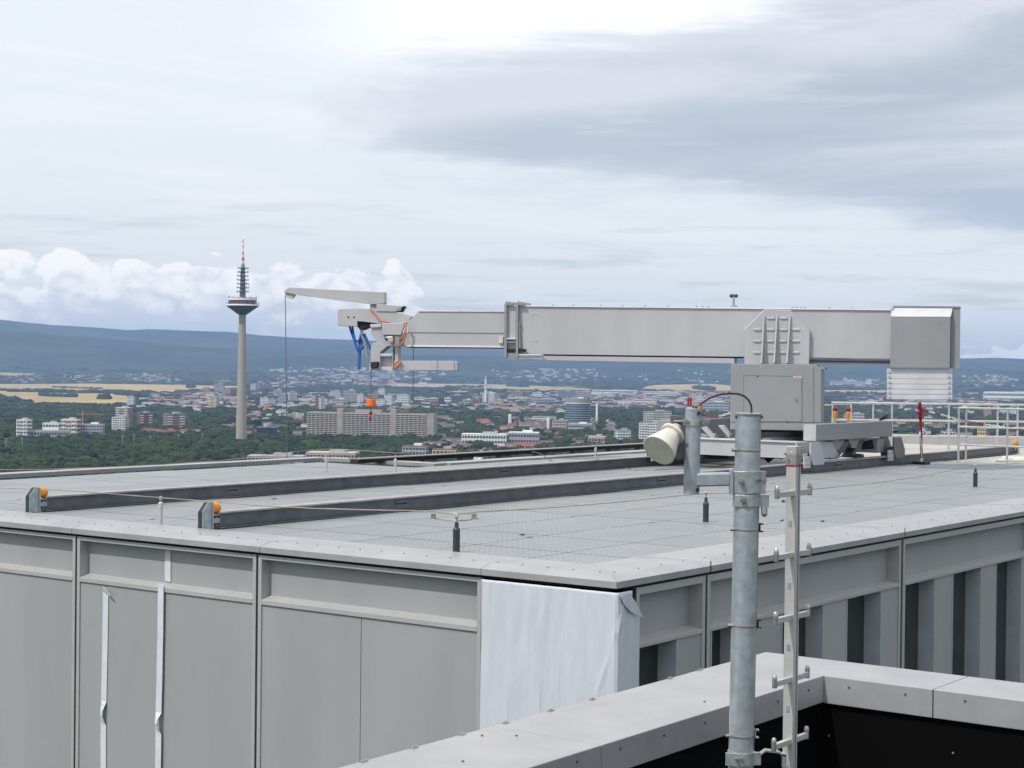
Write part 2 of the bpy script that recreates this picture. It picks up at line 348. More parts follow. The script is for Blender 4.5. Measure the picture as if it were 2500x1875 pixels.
# fields: stubble and meadow sheets following the ground
M_straw = mat('ripe_wheat_field', (0.40, 0.30, 0.145), 1.0, 0, 0.16, 0.003, spec=0.0, dirt=0.15)
M_straw2 = mat('pale_stubble_field', (0.34, 0.28, 0.16), 1.0, 0, 0.18, 0.004, spec=0.0, dirt=0.2)
M_mead = mat('green_meadow', (0.12, 0.17, 0.07), 1.0, 0, 0.2, 0.004, spec=0.0)
FIELDS = []
def field(pts, m):
    q = [hit(x, y) for x, y in pts]
    cxm = sum((p.x for p in q)) / len(q); cym = sum((p.y for p in q)) / len(q)
    bm = bmesh.new(); vs = [bm.verts.new((p.x, p.y, 0)) for p in q]; bm.faces.new(vs)
    bmesh.ops.triangulate(bm, faces=bm.faces)
    for _ in range(4):
        bmesh.ops.subdivide_edges(bm, edges=[e for e in bm.edges if e.calc_length() > 350], cuts=1, use_grid_fill=False)
        bmesh.ops.triangulate(bm, faces=bm.faces)
    for v_ in bm.verts: v_.co.z = float(terr(v_.co.x, v_.co.y)) + 2.5
    me = bpy.data.meshes.new('field'); bm.to_mesh(me); bm.free(); me.materials.append(m)
    o = bpy.data.objects.new('field', me); COL.objects.link(o); o['kind'] = 'structure'
    FIELDS.append(np.array([(p.x, p.y) for p in q]))
field([(-400, 940), (0, 938.5), (220, 937.5), (420, 940), (620, 944), (570, 951), (480, 956), (380, 961), (330, 968), (318, 990), (230, 992), (185, 990), (70, 984), (25, 970), (-60, 962), (-400, 958)], M_straw)
field([(-300, 910), (0, 910), (70, 912), (125, 917), (60, 919), (-300, 918)], M_straw2)
field([(150, 916), (220, 917), (220, 919), (150, 919)], M_straw2)
field([(880, 936), (1050, 937), (1250, 940), (1400, 947), (1480, 953), (1400, 956), (1250, 955), (1080, 948), (950, 946)], M_straw2)
field([(1085, 955), (1160, 956), (1150, 963), (1105, 964)], M_straw)
field([(1555, 950), (1590, 941), (1740, 938), (1790, 943), (1900, 946), (1890, 953), (1740, 956), (1670, 957)], M_straw)
field([(1990, 953), (2180, 954), (2330, 958), (2300, 965), (2150, 966), (2000, 960)], M_straw)
field([(2000, 988), (2330, 990), (2330, 994), (2000, 995)], M_straw2)
field([(520, 929), (570, 929), (570, 934), (520, 934)], M_mead)
field([(1240, 972), (1290, 971), (1285, 980), (1230, 980)], M_mead)
field([(1375, 942), (1440, 944), (1440, 947), (1370, 946)], M_mead)

# ------------------------------------------------------------------ city buildings
M_cwin = mat('far_window_glass', (0.045, 0.055, 0.07), 0.3, 0, 0.3, 0.2)
CW = {}
def cmat(name, c):
    return mat('render_' + name, c, 0.85, 0, 0.10, 0.08, dirt=0.2)
PAL = dict(white=(0.74, 0.74, 0.72), cream=(0.62, 0.56, 0.42), grey=(0.40, 0.41, 0.43), brown=(0.36, 0.25, 0.18), red=(0.26, 0.085, 0.075),
           blue=(0.30, 0.38, 0.52), yellow=(0.66, 0.50, 0.22), slate=(0.125, 0.095, 0.095), tile=(0.19, 0.07, 0.05), beige=(0.50, 0.44, 0.36), lilac=(0.38, 0.36, 0.42), rose=(0.48, 0.30, 0.27), dkgrey=(0.22, 0.23, 0.25))
def pm(k): return cmat(k, PAL[k])
FOOT = []   # footprints (x, y, radius)
def facade_axes(c, yaw):
    a = math.atan2(c.x, c.y) + math.radians(yaw)
    R = Vector((math.cos(a), -math.sin(a), 0)); Fo = Vector((math.sin(a), math.cos(a), 0)); return R, Fo
def building(x0, x1, yt, yb, col, label, floors=6, yaw=18, depth=14.0, roof='flat', style='bands', wide=True, dz=12.0, roofcol='dkgrey', cat='building', D=None, name='apartment_block', group=None, bal='white'):
    xm = (x0 + x1) / 2
    c = hit(xm, yb, dz) if D is None else None
    if D is not None:
        p = atD(xm, yb, D); c = Vector((p.x, p.y, float(terr(p.x, p.y))))
    Dd = c.y
    zt = atD(xm, yt, Dd).z; w = (x1 - x0) / F * Dd
    yr = math.radians(abs(yaw)); w2 = max(4.0, (w - depth * math.sin(yr)) / math.cos(yr))
    R, Fo = facade_axes(c, yaw); zb = c.z - 3
    o = empty(name, (c.x, c.y, c.z), label, cat, group)
    cc = Vector((c.x, c.y, 0)) + Fo * depth / 2
    mb = MB(); mb.box(cc + Z * (zb + zt) / 2, R * w2 / 2, Fo * depth / 2, Z * (zt - zb) / 2); mb.build('wall', pm(col), o)
    vis = zt - (c.z + dz * 0.3)
    fh = vis / floors
    sx = 1 if yaw > 0 else -1
    if style == 'bands' or style == 'balcony':
        for k in range(floors):
            z0 = zt - (k + 0.78) * fh; z1 = zt - (k + 0.28) * fh
            g = MB(); g.box(cc + Z * (z0 + z1) / 2, R * (w2 / 2 - 1.2), Fo * (depth / 2 + 0.12), Z * (z1 - z0) / 2)
            g.box(cc + Z * (z0 + z1) / 2, R * (w2 / 2 + 0.12), Fo * (depth / 2 - 1.5), Z * (z1 - z0) / 2)
            g.build('window_band', M_cwin, o)
            if style == 'balcony':
                for s_ in (-1, 1):
                    q = MB(); q.box(cc + R * s_ * w2 * 0.33 - Fo * (depth / 2 + 0.7) + Z * (z0 - fh * 0.12), R * w2 * 0.13, Fo * 0.75, Z * fh * 0.2); q.build('balcony', pm(bal), o)
        n = max(2, int(w2 / 4.5)); 
        for i in range(1, n):
            g = MB(); g.box(cc + R * (-w2 / 2 + w2 * i / n) + Z * (zt + c.z) / 2, R * 0.5, Fo * (depth / 2 + 0.25), Z * ((zt - c.z) / 2 - 0.8)); g.build('pier', pm(col), o)
    if roof == 'flat':
        g = MB(); g.box(cc + Z * (zt + 0.5), R * (w2 / 2 + .3), Fo * (depth / 2 + .3), Z * 0.5); g.build('roof', pm(roofcol if roofcol else 'grey'), o)
        if w2 > 12 and zt - c.z > 18:
            g = MB(); g.box(cc + R * w2 * 0.12 + Z * (zt + 2.4), R * w2 * 0.16, Fo * depth * .3, Z * 1.5); g.build('plant_room', pm('grey' if col != 'grey' else 'white'), o)
    FOOT.append((cc.x, cc.y, max(w2, depth) / 2 + 4))
    return o
B = building
B(34, 71, 1026, 1066, 'white', 'white cube-shaped clinic block at the far left above the forest', 6, 25, 20, style='balcony', roofcol='white')
B(100, 145, 1034, 1064, 'white', 'white stepped clinic wing with cream bays left of the scaffolding', 4, 20, 16, roofcol='white')
B(144, 191, 1025, 1063, 'cream', 'cream and white clinic block with white stair tower and rooftop hut', 5, 22, 18, style='balcony', roofcol='white')
B(46, 168, 1052, 1066, 'grey', 'long low grey clinic building in front of the white blocks', 2, 10, 14, roofcol='grey')
B(192, 252, 1037, 1062, 'grey', 'grey scaffolded building site beside the orange tower crane', 5, 14, 16, roofcol='grey')
B(277, 317, 996, 1040, 'rose', 'taller pink-brown tower standing behind the white twin on the left', 9, 28, 18, style='balcony', roofcol='white', dz=8)
B(268, 309, 1019, 1050, 'white', 'white balconied tower in front of the pink-brown one on the left', 8, 25, 18, style='balcony', roofcol='grey')
B(338, 376, 1009, 1034, 'red', 'small dark red and white balconied block between trees on the left', 6, -25, 14, style='balcony')
B(403, 456, 1011, 1044, 'brown', 'wide brown brick apartment block with white balcony stacks left of the tower', 7, -22, 18, style='balcony')
B(307, 327, 968, 990, 'white', 'white slab standing at the edge of the yellow field', 7, 30, 12, dz=8)
B(521, 547, 937, 957, 'lilac', 'lilac high-rise pair topmost in the cluster left of the tower', 8, 20, 20, dz=8)
B(492, 511, 947, 973, 'rose', 'white and pink slab leftmost of the housing cluster beside the tower', 8, 20, 16, dz=8)
B(501, 523, 959, 977, 'white', 'white mid-rise between the pink slab and the yellow-white one', 6, 15, 16, dz=8)
B(507, 531, 970, 995, 'yellow', 'pale yellow and white high-rise lowest in the cluster left of the tower', 8, 25, 16, style='balcony', dz=8)
B(542, 562, 952, 967, 'rose', 'squat pinkish block just left of the tower shaft', 5, 15, 16, dz=8)
B(609, 626, 938, 955, 'cream', 'round-looking beige high-rise just right of the tower shaft', 7, 35, 16, dz=8)
B(558, 577, 977, 986, 'yellow', 'small orange-yellow block tucked against the tower shaft', 3, 10, 14, dz=8)
B(633, 655, 971, 991, 'white', 'white slab with red stripe right of the tower', 7, 20, 14, dz=8)
B(655, 674, 974, 987, 'white', 'lower white block next to the red-striped slab', 4, -15, 14, dz=8)
B(644, 658, 986, 996, 'yellow', 'small yellow block below the red-striped slab', 3, 10, 12, dz=8)
B(678, 701, 963, 984, 'blue', 'blue and red panelled high-rise left of the hanging cable', 7, 25, 16, dz=8)
B(703, 727, 957, 981, 'white', 'white curved-looking high-rise just right of the long cable', 8, -25, 16, style='balcony', dz=8)
B(667, 688, 951, 966, 'grey', 'grey slab behind the blue panelled high-rise', 6, 15, 16, dz=8)
B(760, 775, 967, 984, 'cream', 'cream block left of the red tower', 6, 15, 14, dz=8)
B(768, 783, 966, 997, 'red', 'crimson red residential tower above the office slab', 9, 20, 14, dz=8)
B(780, 796, 971, 999, 'white', 'white residential tower touching the crimson one', 9, -20, 14, style='balcony', dz=8)
B(837, 869, 953, 985, 'grey', 'broad grey high-rise slab left of the orange weight', 10, 12, 16, dz=8)
B(805, 830, 954, 968, 'cream', 'cream and white blocks behind the broad grey slab', 5, 15, 20, dz=8)
B(809, 848, 975, 986, 'grey', 'long low grey building below the broad grey slab', 3, 8, 16, dz=8)
B(869, 887, 962, 986, 'white', 'white mid-rise touching the broad grey slab', 6, 20, 16, dz=8)
B(921, 940, 949, 966, 'white', 'white tower highest in the cluster right of the orange weight', 6, 25, 16, dz=8)
B(909, 923, 958, 976, 'brown', 'brown block just right of the weight cable', 5, 15, 14, dz=8)
B(937, 957, 964, 988, 'white', 'white and blue high-rise in the middle of the white cluster', 8, 20, 14, dz=8)
B(952, 967, 975, 988, 'white', 'low white cube at the foot of the white cluster', 4, -20, 14, dz=8)
B(966, 999, 964, 986, 'white', 'wide white terraced block right end of the white cluster', 5, 20, 20, dz=8)
B(909, 941, 976, 993, 'white', 'white stepped block behind the orange weight', 5, 20, 18, dz=8)
B(1010, 1036, 970, 977, 'white', 'flat white shed left of the long warehouse', 2, 6, 25, dz=8)
B(1035, 1070, 973, 981, 'rose', 'long white-roofed warehouse with reddish wall', 2, 6, 30, dz=8, roofcol='white')
B(1083, 1101, 971, 982, 'white', 'small white warehouse left of the power station', 2, 12, 25, dz=8)
B(1129, 1152, 976, 986, 'grey', 'grey hall left of the power station', 2, 8, 30, dz=8, roofcol='grey')
B(941, 955, 910, 922, 'grey', 'solitary grey block far below the boom end', 5, 10, 30, dz=8)
o = B(1171, 1213, 961, 987, 'grey', 'blue-grey power station hall at the foot of the tall chimney', 3, 20, 50, dz=8, style='none', roofcol='grey', name='power_station')
c = Vector(o.location); Rr, Ff = facade_axes(c, 20)
tp = atD(1186, 919, c.y); cb = atD(1186, 987, c.y); ch = empty('chimney_stack', (tp.x, tp.y - 3, c.z), 'tall slim white and pale blue chimney of the power station', 'chimney')
hh = tp.z - c.z
for k, (a0, a1, cm) in enumerate([(0, .55, 'white'), (.55, .75, 'blue'), (.75, .88, 'white'), (.88, 1, 'blue')]):
    MB().cyl((tp.x, tp.y - 3, c.z + hh * a0), (tp.x, tp.y - 3, c.z + hh * a1), 4.4 - a0, 4.4 - a1, 14).build('shaft_section', mat('chimney_' + cm, (0.70, 0.72, 0.74) if cm == 'white' else (0.42, 0.56, 0.66), 0.8), ch, True)
B(1152, 1171, 974, 988, 'red', 'red-brown works building left of the power station hall', 3, 12, 20, dz=8)
B(1202, 1228, 976, 989, 'yellow', 'ochre yellow works building right of the chimney', 3, 15, 20, dz=8)
B(1247, 1276, 956, 969, 'brown', 'brown office block with crimson end bay', 4, 8, 25, dz=8)
B(1276, 1288, 956, 969, 'red', 'crimson end block joined to the brown office', 4, 8, 25, dz=8)
B(1299, 1323, 958, 972, 'white', 'white ribbed office block left of the grey gate-shaped block', 4, 10, 25, dz=8)
B(1327, 1341, 961, 981, 'grey', 'grey gate-shaped office block with square opening', 4, 8, 20, dz=8)
B(1296, 1357, 974, 983, 'blue', 'long low blue-grey offices around the gate-shaped block', 2, 5, 25, dz=8, roofcol='grey')
B(1362, 1400, 955, 972, 'dkgrey', 'dark grey office slab behind the round office tower', 4, 8, 25, dz=8)
B(1402, 1442, 957, 972, 'lilac', 'lilac-grey office slab behind the round tower roof', 4, 8, 25, dz=8)
B(1445, 1556, 953, 961, 'white', 'very long white industrial hall at the field edge', 2, 3, 60, dz=8, roofcol='white')
B(1570, 1657, 957, 967, 'white', 'long white warehouse row under the right-hand field', 3, 3, 50, dz=8, roofcol='white')
B(1545, 1603, 975, 988, 'white', 'white stepped office park above the apartment towers', 3, 6, 40, dz=8)
B(1299, 1357, 1017, 1027, 'white', 'long low white flats left of the round office tower', 3, 8, 14, dz=8)
B(1346, 1384, 1027, 1046, 'beige', 'beige plain block at the left foot of the round tower', 4, 8, 20, dz=10)
B(1384, 1445, 1036, 1047, 'grey', 'grey podium under the round office tower', 2, 5, 40, dz=10, roofcol='grey')
B(1124, 1238, 1061, 1084, 'white', 'long institute building with white roof bands', 3, 6, 30, roofcol='white')
B(1238, 1316, 1057, 1084, 'grey', 'grey institute wing with white rooftop box', 3, 6, 30, roofcol='white')
B(1574, 1643, 1005, 1040, 'cream', 'taller apartment tower with pale balcony bands behind the small mast', 8, -20, 20, style='balcony', dz=10)
B(1555, 1632, 1033, 1078, 'white', 'white stepped apartment block with dark balcony bands beside the horn antenna', 9, 18, 20, style='balcony')
B(1503, 1543, 1051, 1074, 'white', 'small white stepped flats left of the balcony towers', 5, -15, 16, style='balcony')
B(1433, 1478, 1067, 1082, 'beige', 'flat beige school roof left of the small white flats', 2, 8, 30, roofcol='beige')
B(2301, 2336, 1054, 1098, 'white', 'white seven-storey block behind the guard rail', 6, -20, 16, dz=10)
B(2383, 2408, 1046, 1069, 'yellow', 'pale yellow house with many gables behind the guard rail', 4, 20, 14, dz=10)
B(2402, 2560, 958, 978, 'white', 'huge white factory halls at the far right', 2, 3, 120, dz=8, roofcol='white')
B(2112, 2128, 927, 937, 'white', 'bright white block below the ballast, alone on the slope', 4, 10, 40, dz=8)
B(2026, 2110, 930, 938, 'grey', 'row of grey and white blocks at the hill foot', 3, 6, 40, dz=8)
B(2200, 2221, 1063, 1090, 'white', 'white villa with flat roof left of the warning post', 3, 12, 14, dz=10)
B(2060, 2110, 1010, 1024, 'beige', 'beige terrace seen between the two beacons', 3, 10, 20, dz=10)
B(2255, 2276, 1018, 1034, 'cream', 'cream villa seen over the middle guard rail', 3, 15, 14, dz=10)
B(2400, 2420, 996, 1012, 'rose', 'pinkish block under the upper guard rail', 5, 15, 16, dz=10)
B(2440, 2480, 998, 1008, 'white', 'low white flats under the upper guard rail at the right', 3, 10, 16, dz=10)
B(1700, 1716, 968, 984, 'white', 'white slab left of the grey machine housing', 5, 10, 20, dz=8)
B(1716, 1780, 982, 1004, 'grey', 'grey and white offices behind the black cable arc', 4, 8, 30, dz=8)
# nearer blocks just over the roof edge
B(740, 872, 1107, 1135, 'beige', 'flat white-edged office roof just beyond the roof corner', 3, 10, 40, dz=10, roofcol='beige')
B(600, 742, 1115, 1140, 'beige', 'beige office roof with a dark window strip beyond the roof corner', 3, 8, 30, dz=10, roofcol='grey')
B(978, 1043, 1090, 1120, 'grey', 'scaffolded grey house with a red roof beyond the dark beam', 4, 12, 20, dz=10, roofcol='tile')
B(1052, 1115, 1098, 1122, 'yellow', 'cream yellow house row with slate roof beyond the dark beam', 3, 10, 18, dz=10, roofcol='slate')
B(1120, 1175, 1122, 1150, 'white', 'flat white pavilion seen between the stub posts', 2, 8, 30, dz=10, roofcol='white')
# white columns
for (x, r, y0, y1, lb) in [(1457.5, 2.6, 984, 1034, 'tall thin white concrete mast right of the round office tower'), (1339, 4, 1020, 1047, 'thick white concrete shaft at the left foot of the round tower'), (1245.5, 4, 1011, 1031, 'short white round silo among the trees')]:
    c = hit(x, y1, 8); t_ = atD(x, y0, c.y); w = r / F * c.y
    mb = MB(); mb.lathe(Vector((t_.x, t_.y, c.z - 2)), [(w * 1.1, 0), (w, t_.z - c.z), (w, t_.z - c.z + 2)], 16); tag(mb.build('concrete_shaft', pm('white'), None, True, loc=(t_.x, t_.y, c.z)), lb, 'tower'); FOOT.append((c.x, c.y, 12))

# round office tower
c = hit(1412, 1040, 10); Dd = c.y; zt = atD(1412, 985, Dd).z; rr = 31 / F * Dd
ro = empty('round_office_tower', (c.x, c.y, c.z), 'round dark glass office tower with pale floor rings and grey crown', 'tower')
cc = Vector((c.x, c.y + rr, 0)); FOOT.append((cc.x, cc.y, rr + 8))
MB().lathe(cc + Z * (c.z - 2), [(rr, 0), (rr, zt - c.z + 2)], 40).build('glass_wall', mat('teal_glass', (0.03, 0.055, 0.08), 0.25), ro, True)
nf = 10
for k in range(nf):
    z0 = zt - (zt - c.z) * 0.86 * k / nf
    MB().lathe(cc + Z * (z0 - 0.9), [(rr + 0.5, 0), (rr + 0.5, 1.7)], 40).build('floor_ring', mat('sea_green_parapet', (0.26, 0.34, 0.35), 0.5) if k else pm('white'), ro, True)
z2 = atD(1412, 973, Dd).z
MB().lathe(cc + Z * zt, [(rr * 0.96, 0), (rr * 0.96, z2 - zt)], 40).build('crown', mat('crown_metal', (0.27, 0.25, 0.26), 0.6), ro, True)
MB().box(cc + Z * (z2 + 1.5) + Vector((6, 0, 0)), Vector((6, 0, 0)), Vector((0, 5, 0)), Z * 1.5).build('roof_hut', pm('white'), ro)

# long concrete office slab with two cores
DB0, DB1 = 2990.0, 2925.0
def bb(x, y, off=0.0):
    D = DB0 + (DB1 - DB0) * (x - 750) / (1043 - 750); p = atD(x, y, D); return p
pa, pb = bb(750, 1005), bb(1043, 1011); RB = Vector((pb.x - pa.x, pb.y - pa.y, 0)).normalized(); FB = Vector((-RB.y, RB.x, 0))
off = empty('office_slab', (pa.x, pa.y, GZ), 'long concrete office slab with window grid and two bare stair cores', 'building')
M_conc = mat('weathered_beige_concrete', (0.34, 0.305, 0.26), 0.9, 0, 0.10, 0.06, dirt=0.25)
M_conw = mat('pale_concrete_sill', (0.55, 0.52, 0.45), 0.85, 0, 0.08, 0.1)
M_offw = mat('dark_office_window', (0.010, 0.012, 0.018), 0.35, 0, 0.4, 0.15)
ztop = pa.z; zbot = GZ + 6
def along(x): p = bb(x, 1007); return (Vector((p.x, p.y, 0)) - Vector((pa.x, pa.y, 0))).dot(RB)
org = Vector((pa.x, pa.y, 0)); dep = 20.0
Lend = along(1043)
g = MB(); g.box(org + RB * Lend / 2 + FB * (dep / 2 + 0.6) + Z * (ztop + GZ) / 2, RB * Lend / 2, FB * dep / 2, Z * (ztop - GZ) / 2); g.build('wall', M_conc, off)
secs = [(750.5, 824, 7, 'l'), (837.5, 953, 11, 'm'), (967.5, 1041, 7, 'r')]
NFL = 12; fh = (ztop - 2.0 - (GZ + 11)) / NFL; wsrc = None
for (xa, xb, nc, _) in secs:
    a0, a1 = along(xa), along(xb); cw = (a1 - a0) / nc
    if wsrc is None:
        g = MB(); g.box(Vector((0, 0, 0)), RB * (cw * 0.5 - 0.2), FB * 0.15, Z * (fh * 0.5 - 0.3)); wsrc0 = g
    for i in range(nc):
        for k in range(NFL):
            pos = org + RB * (a0 + cw * (i + 0.5)) + FB * 0.5 + Z * (ztop - 2.2 - fh * (k + 0.5))
            if wsrc is None:
                g = MB(); g.box(pos, RB * (cw * 0.5 - 0.2), FB * 0.15, Z * (fh * 0.5 - 0.3)); wsrc = g.build('window', M_offw, off, loc=pos)
            else: inst(wsrc, off, pos)
    for i in range(nc + 1):
        g = MB(); g.box(org + RB * (a0 + cw * i) - FB * 0.3 + Z * (ztop + GZ) / 2, RB * 0.42, FB * 0.9, Z * (ztop - GZ) / 2); g.build('column', M_conc, off)
    for k in range(NFL + 1):
        g = MB(); g.box(org + RB * (a0 + a1) / 2 - FB * 0.55 + Z * (ztop - 2.0 - fh * k), RB * (a1 - a0) / 2, FB * 0.75, Z * 0.5); g.build('floor_slab', M_conw, off)
for (xa, xb) in ((824, 837.5), (953, 967.5)):
    a0, a1 = along(xa), along(xb); zc = ztop + 7
    g = MB(); g.box(org + RB * (a0 + a1) / 2 + FB * 7 + Z * (zc + GZ) / 2, RB * (a1 - a0) / 2, FB * 9, Z * (zc - GZ) / 2); g.build('stair_core', M_conc, off)
    g = MB(); g.box(org + RB * (a1 + 10) + FB * 12 + Z * (ztop + 3.2), RB * 9.8, FB * 5, Z * 3.0); g.build('plant_room', mat('dark_plant_cladding', (0.13, 0.11, 0.11), 0.8), off)
g = MB(); g.box(org + RB * (along(895)) + FB * 12 + Z * (ztop + 2.8), RB * 24, FB * 5, Z * 2.6); g.build('plant_room', M_conc, off)
g = MB(); g.box(org + RB * (Lend + 6) + FB * 8.5 + Z * (ztop + 0.5 + GZ) / 2, RB * 6.2, FB * 9, Z * (ztop + 0.5 - GZ) / 2); g.build('end_wall', M_conc, off)
FOOT += [(org + RB * q + FB * 10).to_tuple()[:2] + (22,) for q in np.arange(0, Lend + 20, 20)]

# dark round pavilion by the forest
c = hit(650, 1064, 12); pv = empty('pavilion_building', (c.x, c.y, c.z), 'dark glass pavilion with a white drum right of the telecom tower', 'building')
Rr, Ff = facade_axes(c, 5); s_ = c.y / F
MB().box(c + Ff * 15 + Z * 14, Rr * 24 * s_, Ff * 14, Z * (14 + 9 * s_ - 8)).build('wall', mat('blue_black_glass', (0.03, 0.04, 0.06), 0.2), pv)
MB().lathe(c + Ff * 15 + Z * (20 + 9 * s_ - 8 + 6), [(9 * s_, 0), (9 * s_, 10 * s_), (8 * s_, 11.2 * s_)], 24).build('drum', pm('grey'), pv, True)
# orange tower crane on the building site
c = hit(201.5, 1050, 8); s_ = c.y / F; tc_ = empty('tower_crane', (c.x, c.y, c.z), 'thin orange tower crane over the scaffolded site', 'crane')
zt = atD(201.5, 1004, c.y).z
MB().box(c + Z * ((zt - c.z) / 2), Vector((1.0, 0, 0)), Vector((0, 1.0, 0)), Z * ((zt - c.z) / 2)).build('mast', mat('crane_orange', (0.55, 0.19, 0.04), 0.7), tc_)
zj = atD(201.5, 1010.5, c.y).z
MB().box(Vector((c.x + 18 * s_, c.y, zj)), Vector((34 * s_, 0, 0)), Vector((0, .5, 0)), Z * 0.5).build('jib', MATS['crane_orange'], tc_)
FOOT.append((c.x, c.y, 15))

# ------------------------------------------------------------------ telecom tower
DT = 2800.0
tb = atD(587.5, 1075, DT); tt = Vector((tb.x, tb.y, GZ)); axx = tb.x
def tz(y, x=590): return atD(x, y, DT).z
px = F / DT
tow = empty('telecom_tower', (axx, DT, GZ), 'very tall slender concrete telecom tower with cone-shaped pod and red-white aerial', 'tower')
def txz(y): return Vector((axx, DT, 0))
ctr = Vector((atD(591, 860, DT).x, DT, 0))
M_tc = mat('tower_concrete', (0.36, 0.33, 0.29), 0.9, 0, 0.06, 0.05, dirt=0.15)
M_td = mat('pod_dark_underside', (0.075, 0.085, 0.11), 0.6)
M_tr = mat('pod_red_band', (0.14, 0.04, 0.04), 0.6); M_tw = mat('pod_white_ring', (0.72, 0.72, 0.71), 0.6)
M_tg = mat('mast_grey_green', (0.22, 0.25, 0.25), 0.7); M_trd = mat('aerial_red', (0.60, 0.10, 0.05), 0.6)
MB().lathe(ctr + Z * GZ, [(14 / px, 0), (13.2 / px, tz(1065) - GZ), (10.5 / px, tz(900) - GZ), (8.6 / px, tz(780) - GZ), (8.2 / px, tz(765) - GZ)], 32).build('shaft', M_tc, tow, True)
def ring(name, y0, y1, r0, r1, m, n=32):
    return MB().lathe(ctr + Z * tz(y0), [(r0 / px, 0), (r1 / px, tz(y1) - tz(y0))], n).build(name, m, tow, True)
ring('pod_cone', 769, 747, 9, 40, M_td); ring('pod_rim', 747, 743.5, 42, 41, M_tw); ring('pod_deck', 743.5, 741.5, 36, 36, M_td)
ring('restaurant_ring', 741.5, 733.5, 34, 34.5, M_tr); ring('pod_crown', 733.5, 728.5, 35.5, 35, M_tw); ring('pod_roof', 728.5, 727, 30, 29, M_td)
rngt = random.Random(3)
for k in range(26):
    a = rngt.random() * 6.283; r_ = rngt.choice([34, 39]) / px; y0 = 728 if r_ < 36 / px else 742
    p = ctr + Vector((math.cos(a) * r_, math.sin(a) * r_, tz(y0)))
    MB().cyl(p, p + Z * rngt.uniform(2, 3.5), 0.5, 0.5, 6).build('antenna', M_tg, tow)
ring('upper_shaft', 727, 650, 7.5, 5.0, M_tg); ring('upper_taper', 650, 643, 5, 3.5, M_tg)
for k in range(7):
    y = 713 - k * 9.6
    ring('antenna_platform', y, y - 1.2, 13.5 + (0.4 * (6 - k) * .6), 16.6 - 0.3 * k, M_tg, 24)
    for j in range(7):
        a = j * 0.9 + k; r_ = 13.5 / px; p = ctr + Vector((math.cos(a) * r_, math.sin(a) * r_, tz(y - 1.2)))
        MB().cyl(p, p + Z * 2.6, 0.35, 0.35, 5).build('antenna', M_tw if j % 2 else M_tg, tow)
for (y0, y1, r0, r1, m) in [(643, 636.5, 3.6, 3.3, M_tw), (636.5, 628.5, 3.3, 3.0, M_trd), (628.5, 620.5, 2.8, 2.4, M_tw), (620.5, 614, 2.5, 1.6, M_trd), (614, 606, 1.2, 1.2, M_tw), (606, 599, 1.3, 1.3, M_trd), (599, 592.5, 0.9, 0.9, M_tw), (592.5, 584.5, 1.2, 1.0, M_trd)]:
    ring('aerial_section', y0, y1, r0, r1, m, 12)
FOOT.append((ctr.x, ctr.y, 22))
# tiny mast on the far hill
p = hit(359, 806); tag(MB().cyl(p - Z * 3, p + Z * 60, 3.2, 2, 6).build('hill_mast', M_tg, None, loc=p), 'hair-thin mast on the distant wooded ridge', 'mast')

# ------------------------------------------------------------------ trees, houses
def ico(sub):
    bm = bmesh.new(); bmesh.ops.create_icosphere(bm, subdivisions=sub, radius=1.0)
    v_ = [x.co.copy() for x in bm.verts]; f_ = [tuple(q.index for q in x.verts) for x in bm.faces]; bm.free(); return v_, f_
I1, I2 = ico(1), ico(2)
tcol = bpy.data.collections.new('crown_shapes')
def leaf_mat():
    m = bpy.data.materials.new('broadleaf_foliage'); m.use_nodes = True; t = m.node_tree; n = NB(t); bs = t.nodes['Principled BSDF']
    geo = n.n('ShaderNodeNewGeometry').outputs['Position']; oi = n.n('ShaderNodeObjectInfo').outputs['Random']
    c = n.mix(n.ss(oi, 0.1, 0.9), (0.006, 0.015, 0.005), (0.036, 0.058, 0.013))
    c = n.mix(n.m('MULTIPLY', n.ss(oi, 0.93, 0.98), 0.7), c, (0.07, 0.08, 0.028))
    c = n.mix(n.ss(n.noise(geo, 0.006, 4, 0.6), 0.4, 0.66), c, (0.020, 0.036, 0.014))
    c = n.mix(n.m('MULTIPLY', n.ss(n.noise(geo, 0.5, 3, 0.6), 0.4, 0.7), 0.4), c, (0.055, 0.078, 0.024))
    t.links.new(c, bs.inputs['Base Color']); bs.inputs['Roughness'].default_value = 0.9; bs.inputs['Specular IOR Level'].default_value = 0.1
    return m
M_leaf = leaf_mat()
variants = []
for k in range(5):
    rr_ = random.Random(20 + k); mb = MB()
    for q in range(15):
        a = rr_.random() * 6.283; h_ = rr_.uniform(-0.25, 0.75); rad_ = (0.72 * math.sqrt(max(0, 1 - h_ * h_))) * rr_.uniform(0.45, 1.0)
        c_ = Vector((math.cos(a) * rad_, math.sin(a) * rad_, h_ * 0.62)); s_ = rr_.uniform(0.26, 0.46)
        mb.add([c_ + Vector((x.x, x.y, x.z * 0.8)) * s_ * (1 + 0.35 * mnoise.noise(x * 2.3 + c_ * 5)) for x in I1[0]], I1[1])
    mb.add([Vector((x.x * .62, x.y * .62, x.z * 0.5 - .05)) for x in I1[0]], I1[1])
    me = bpy.data.meshes.new('crown_shape'); me.from_pydata([tuple(x) for x in mb.v], [], mb.f); me.materials.append(M_leaf)
    ob = bpy.data.objects.new('crown_shape', me); tcol.objects.link(ob); variants.append(ob)
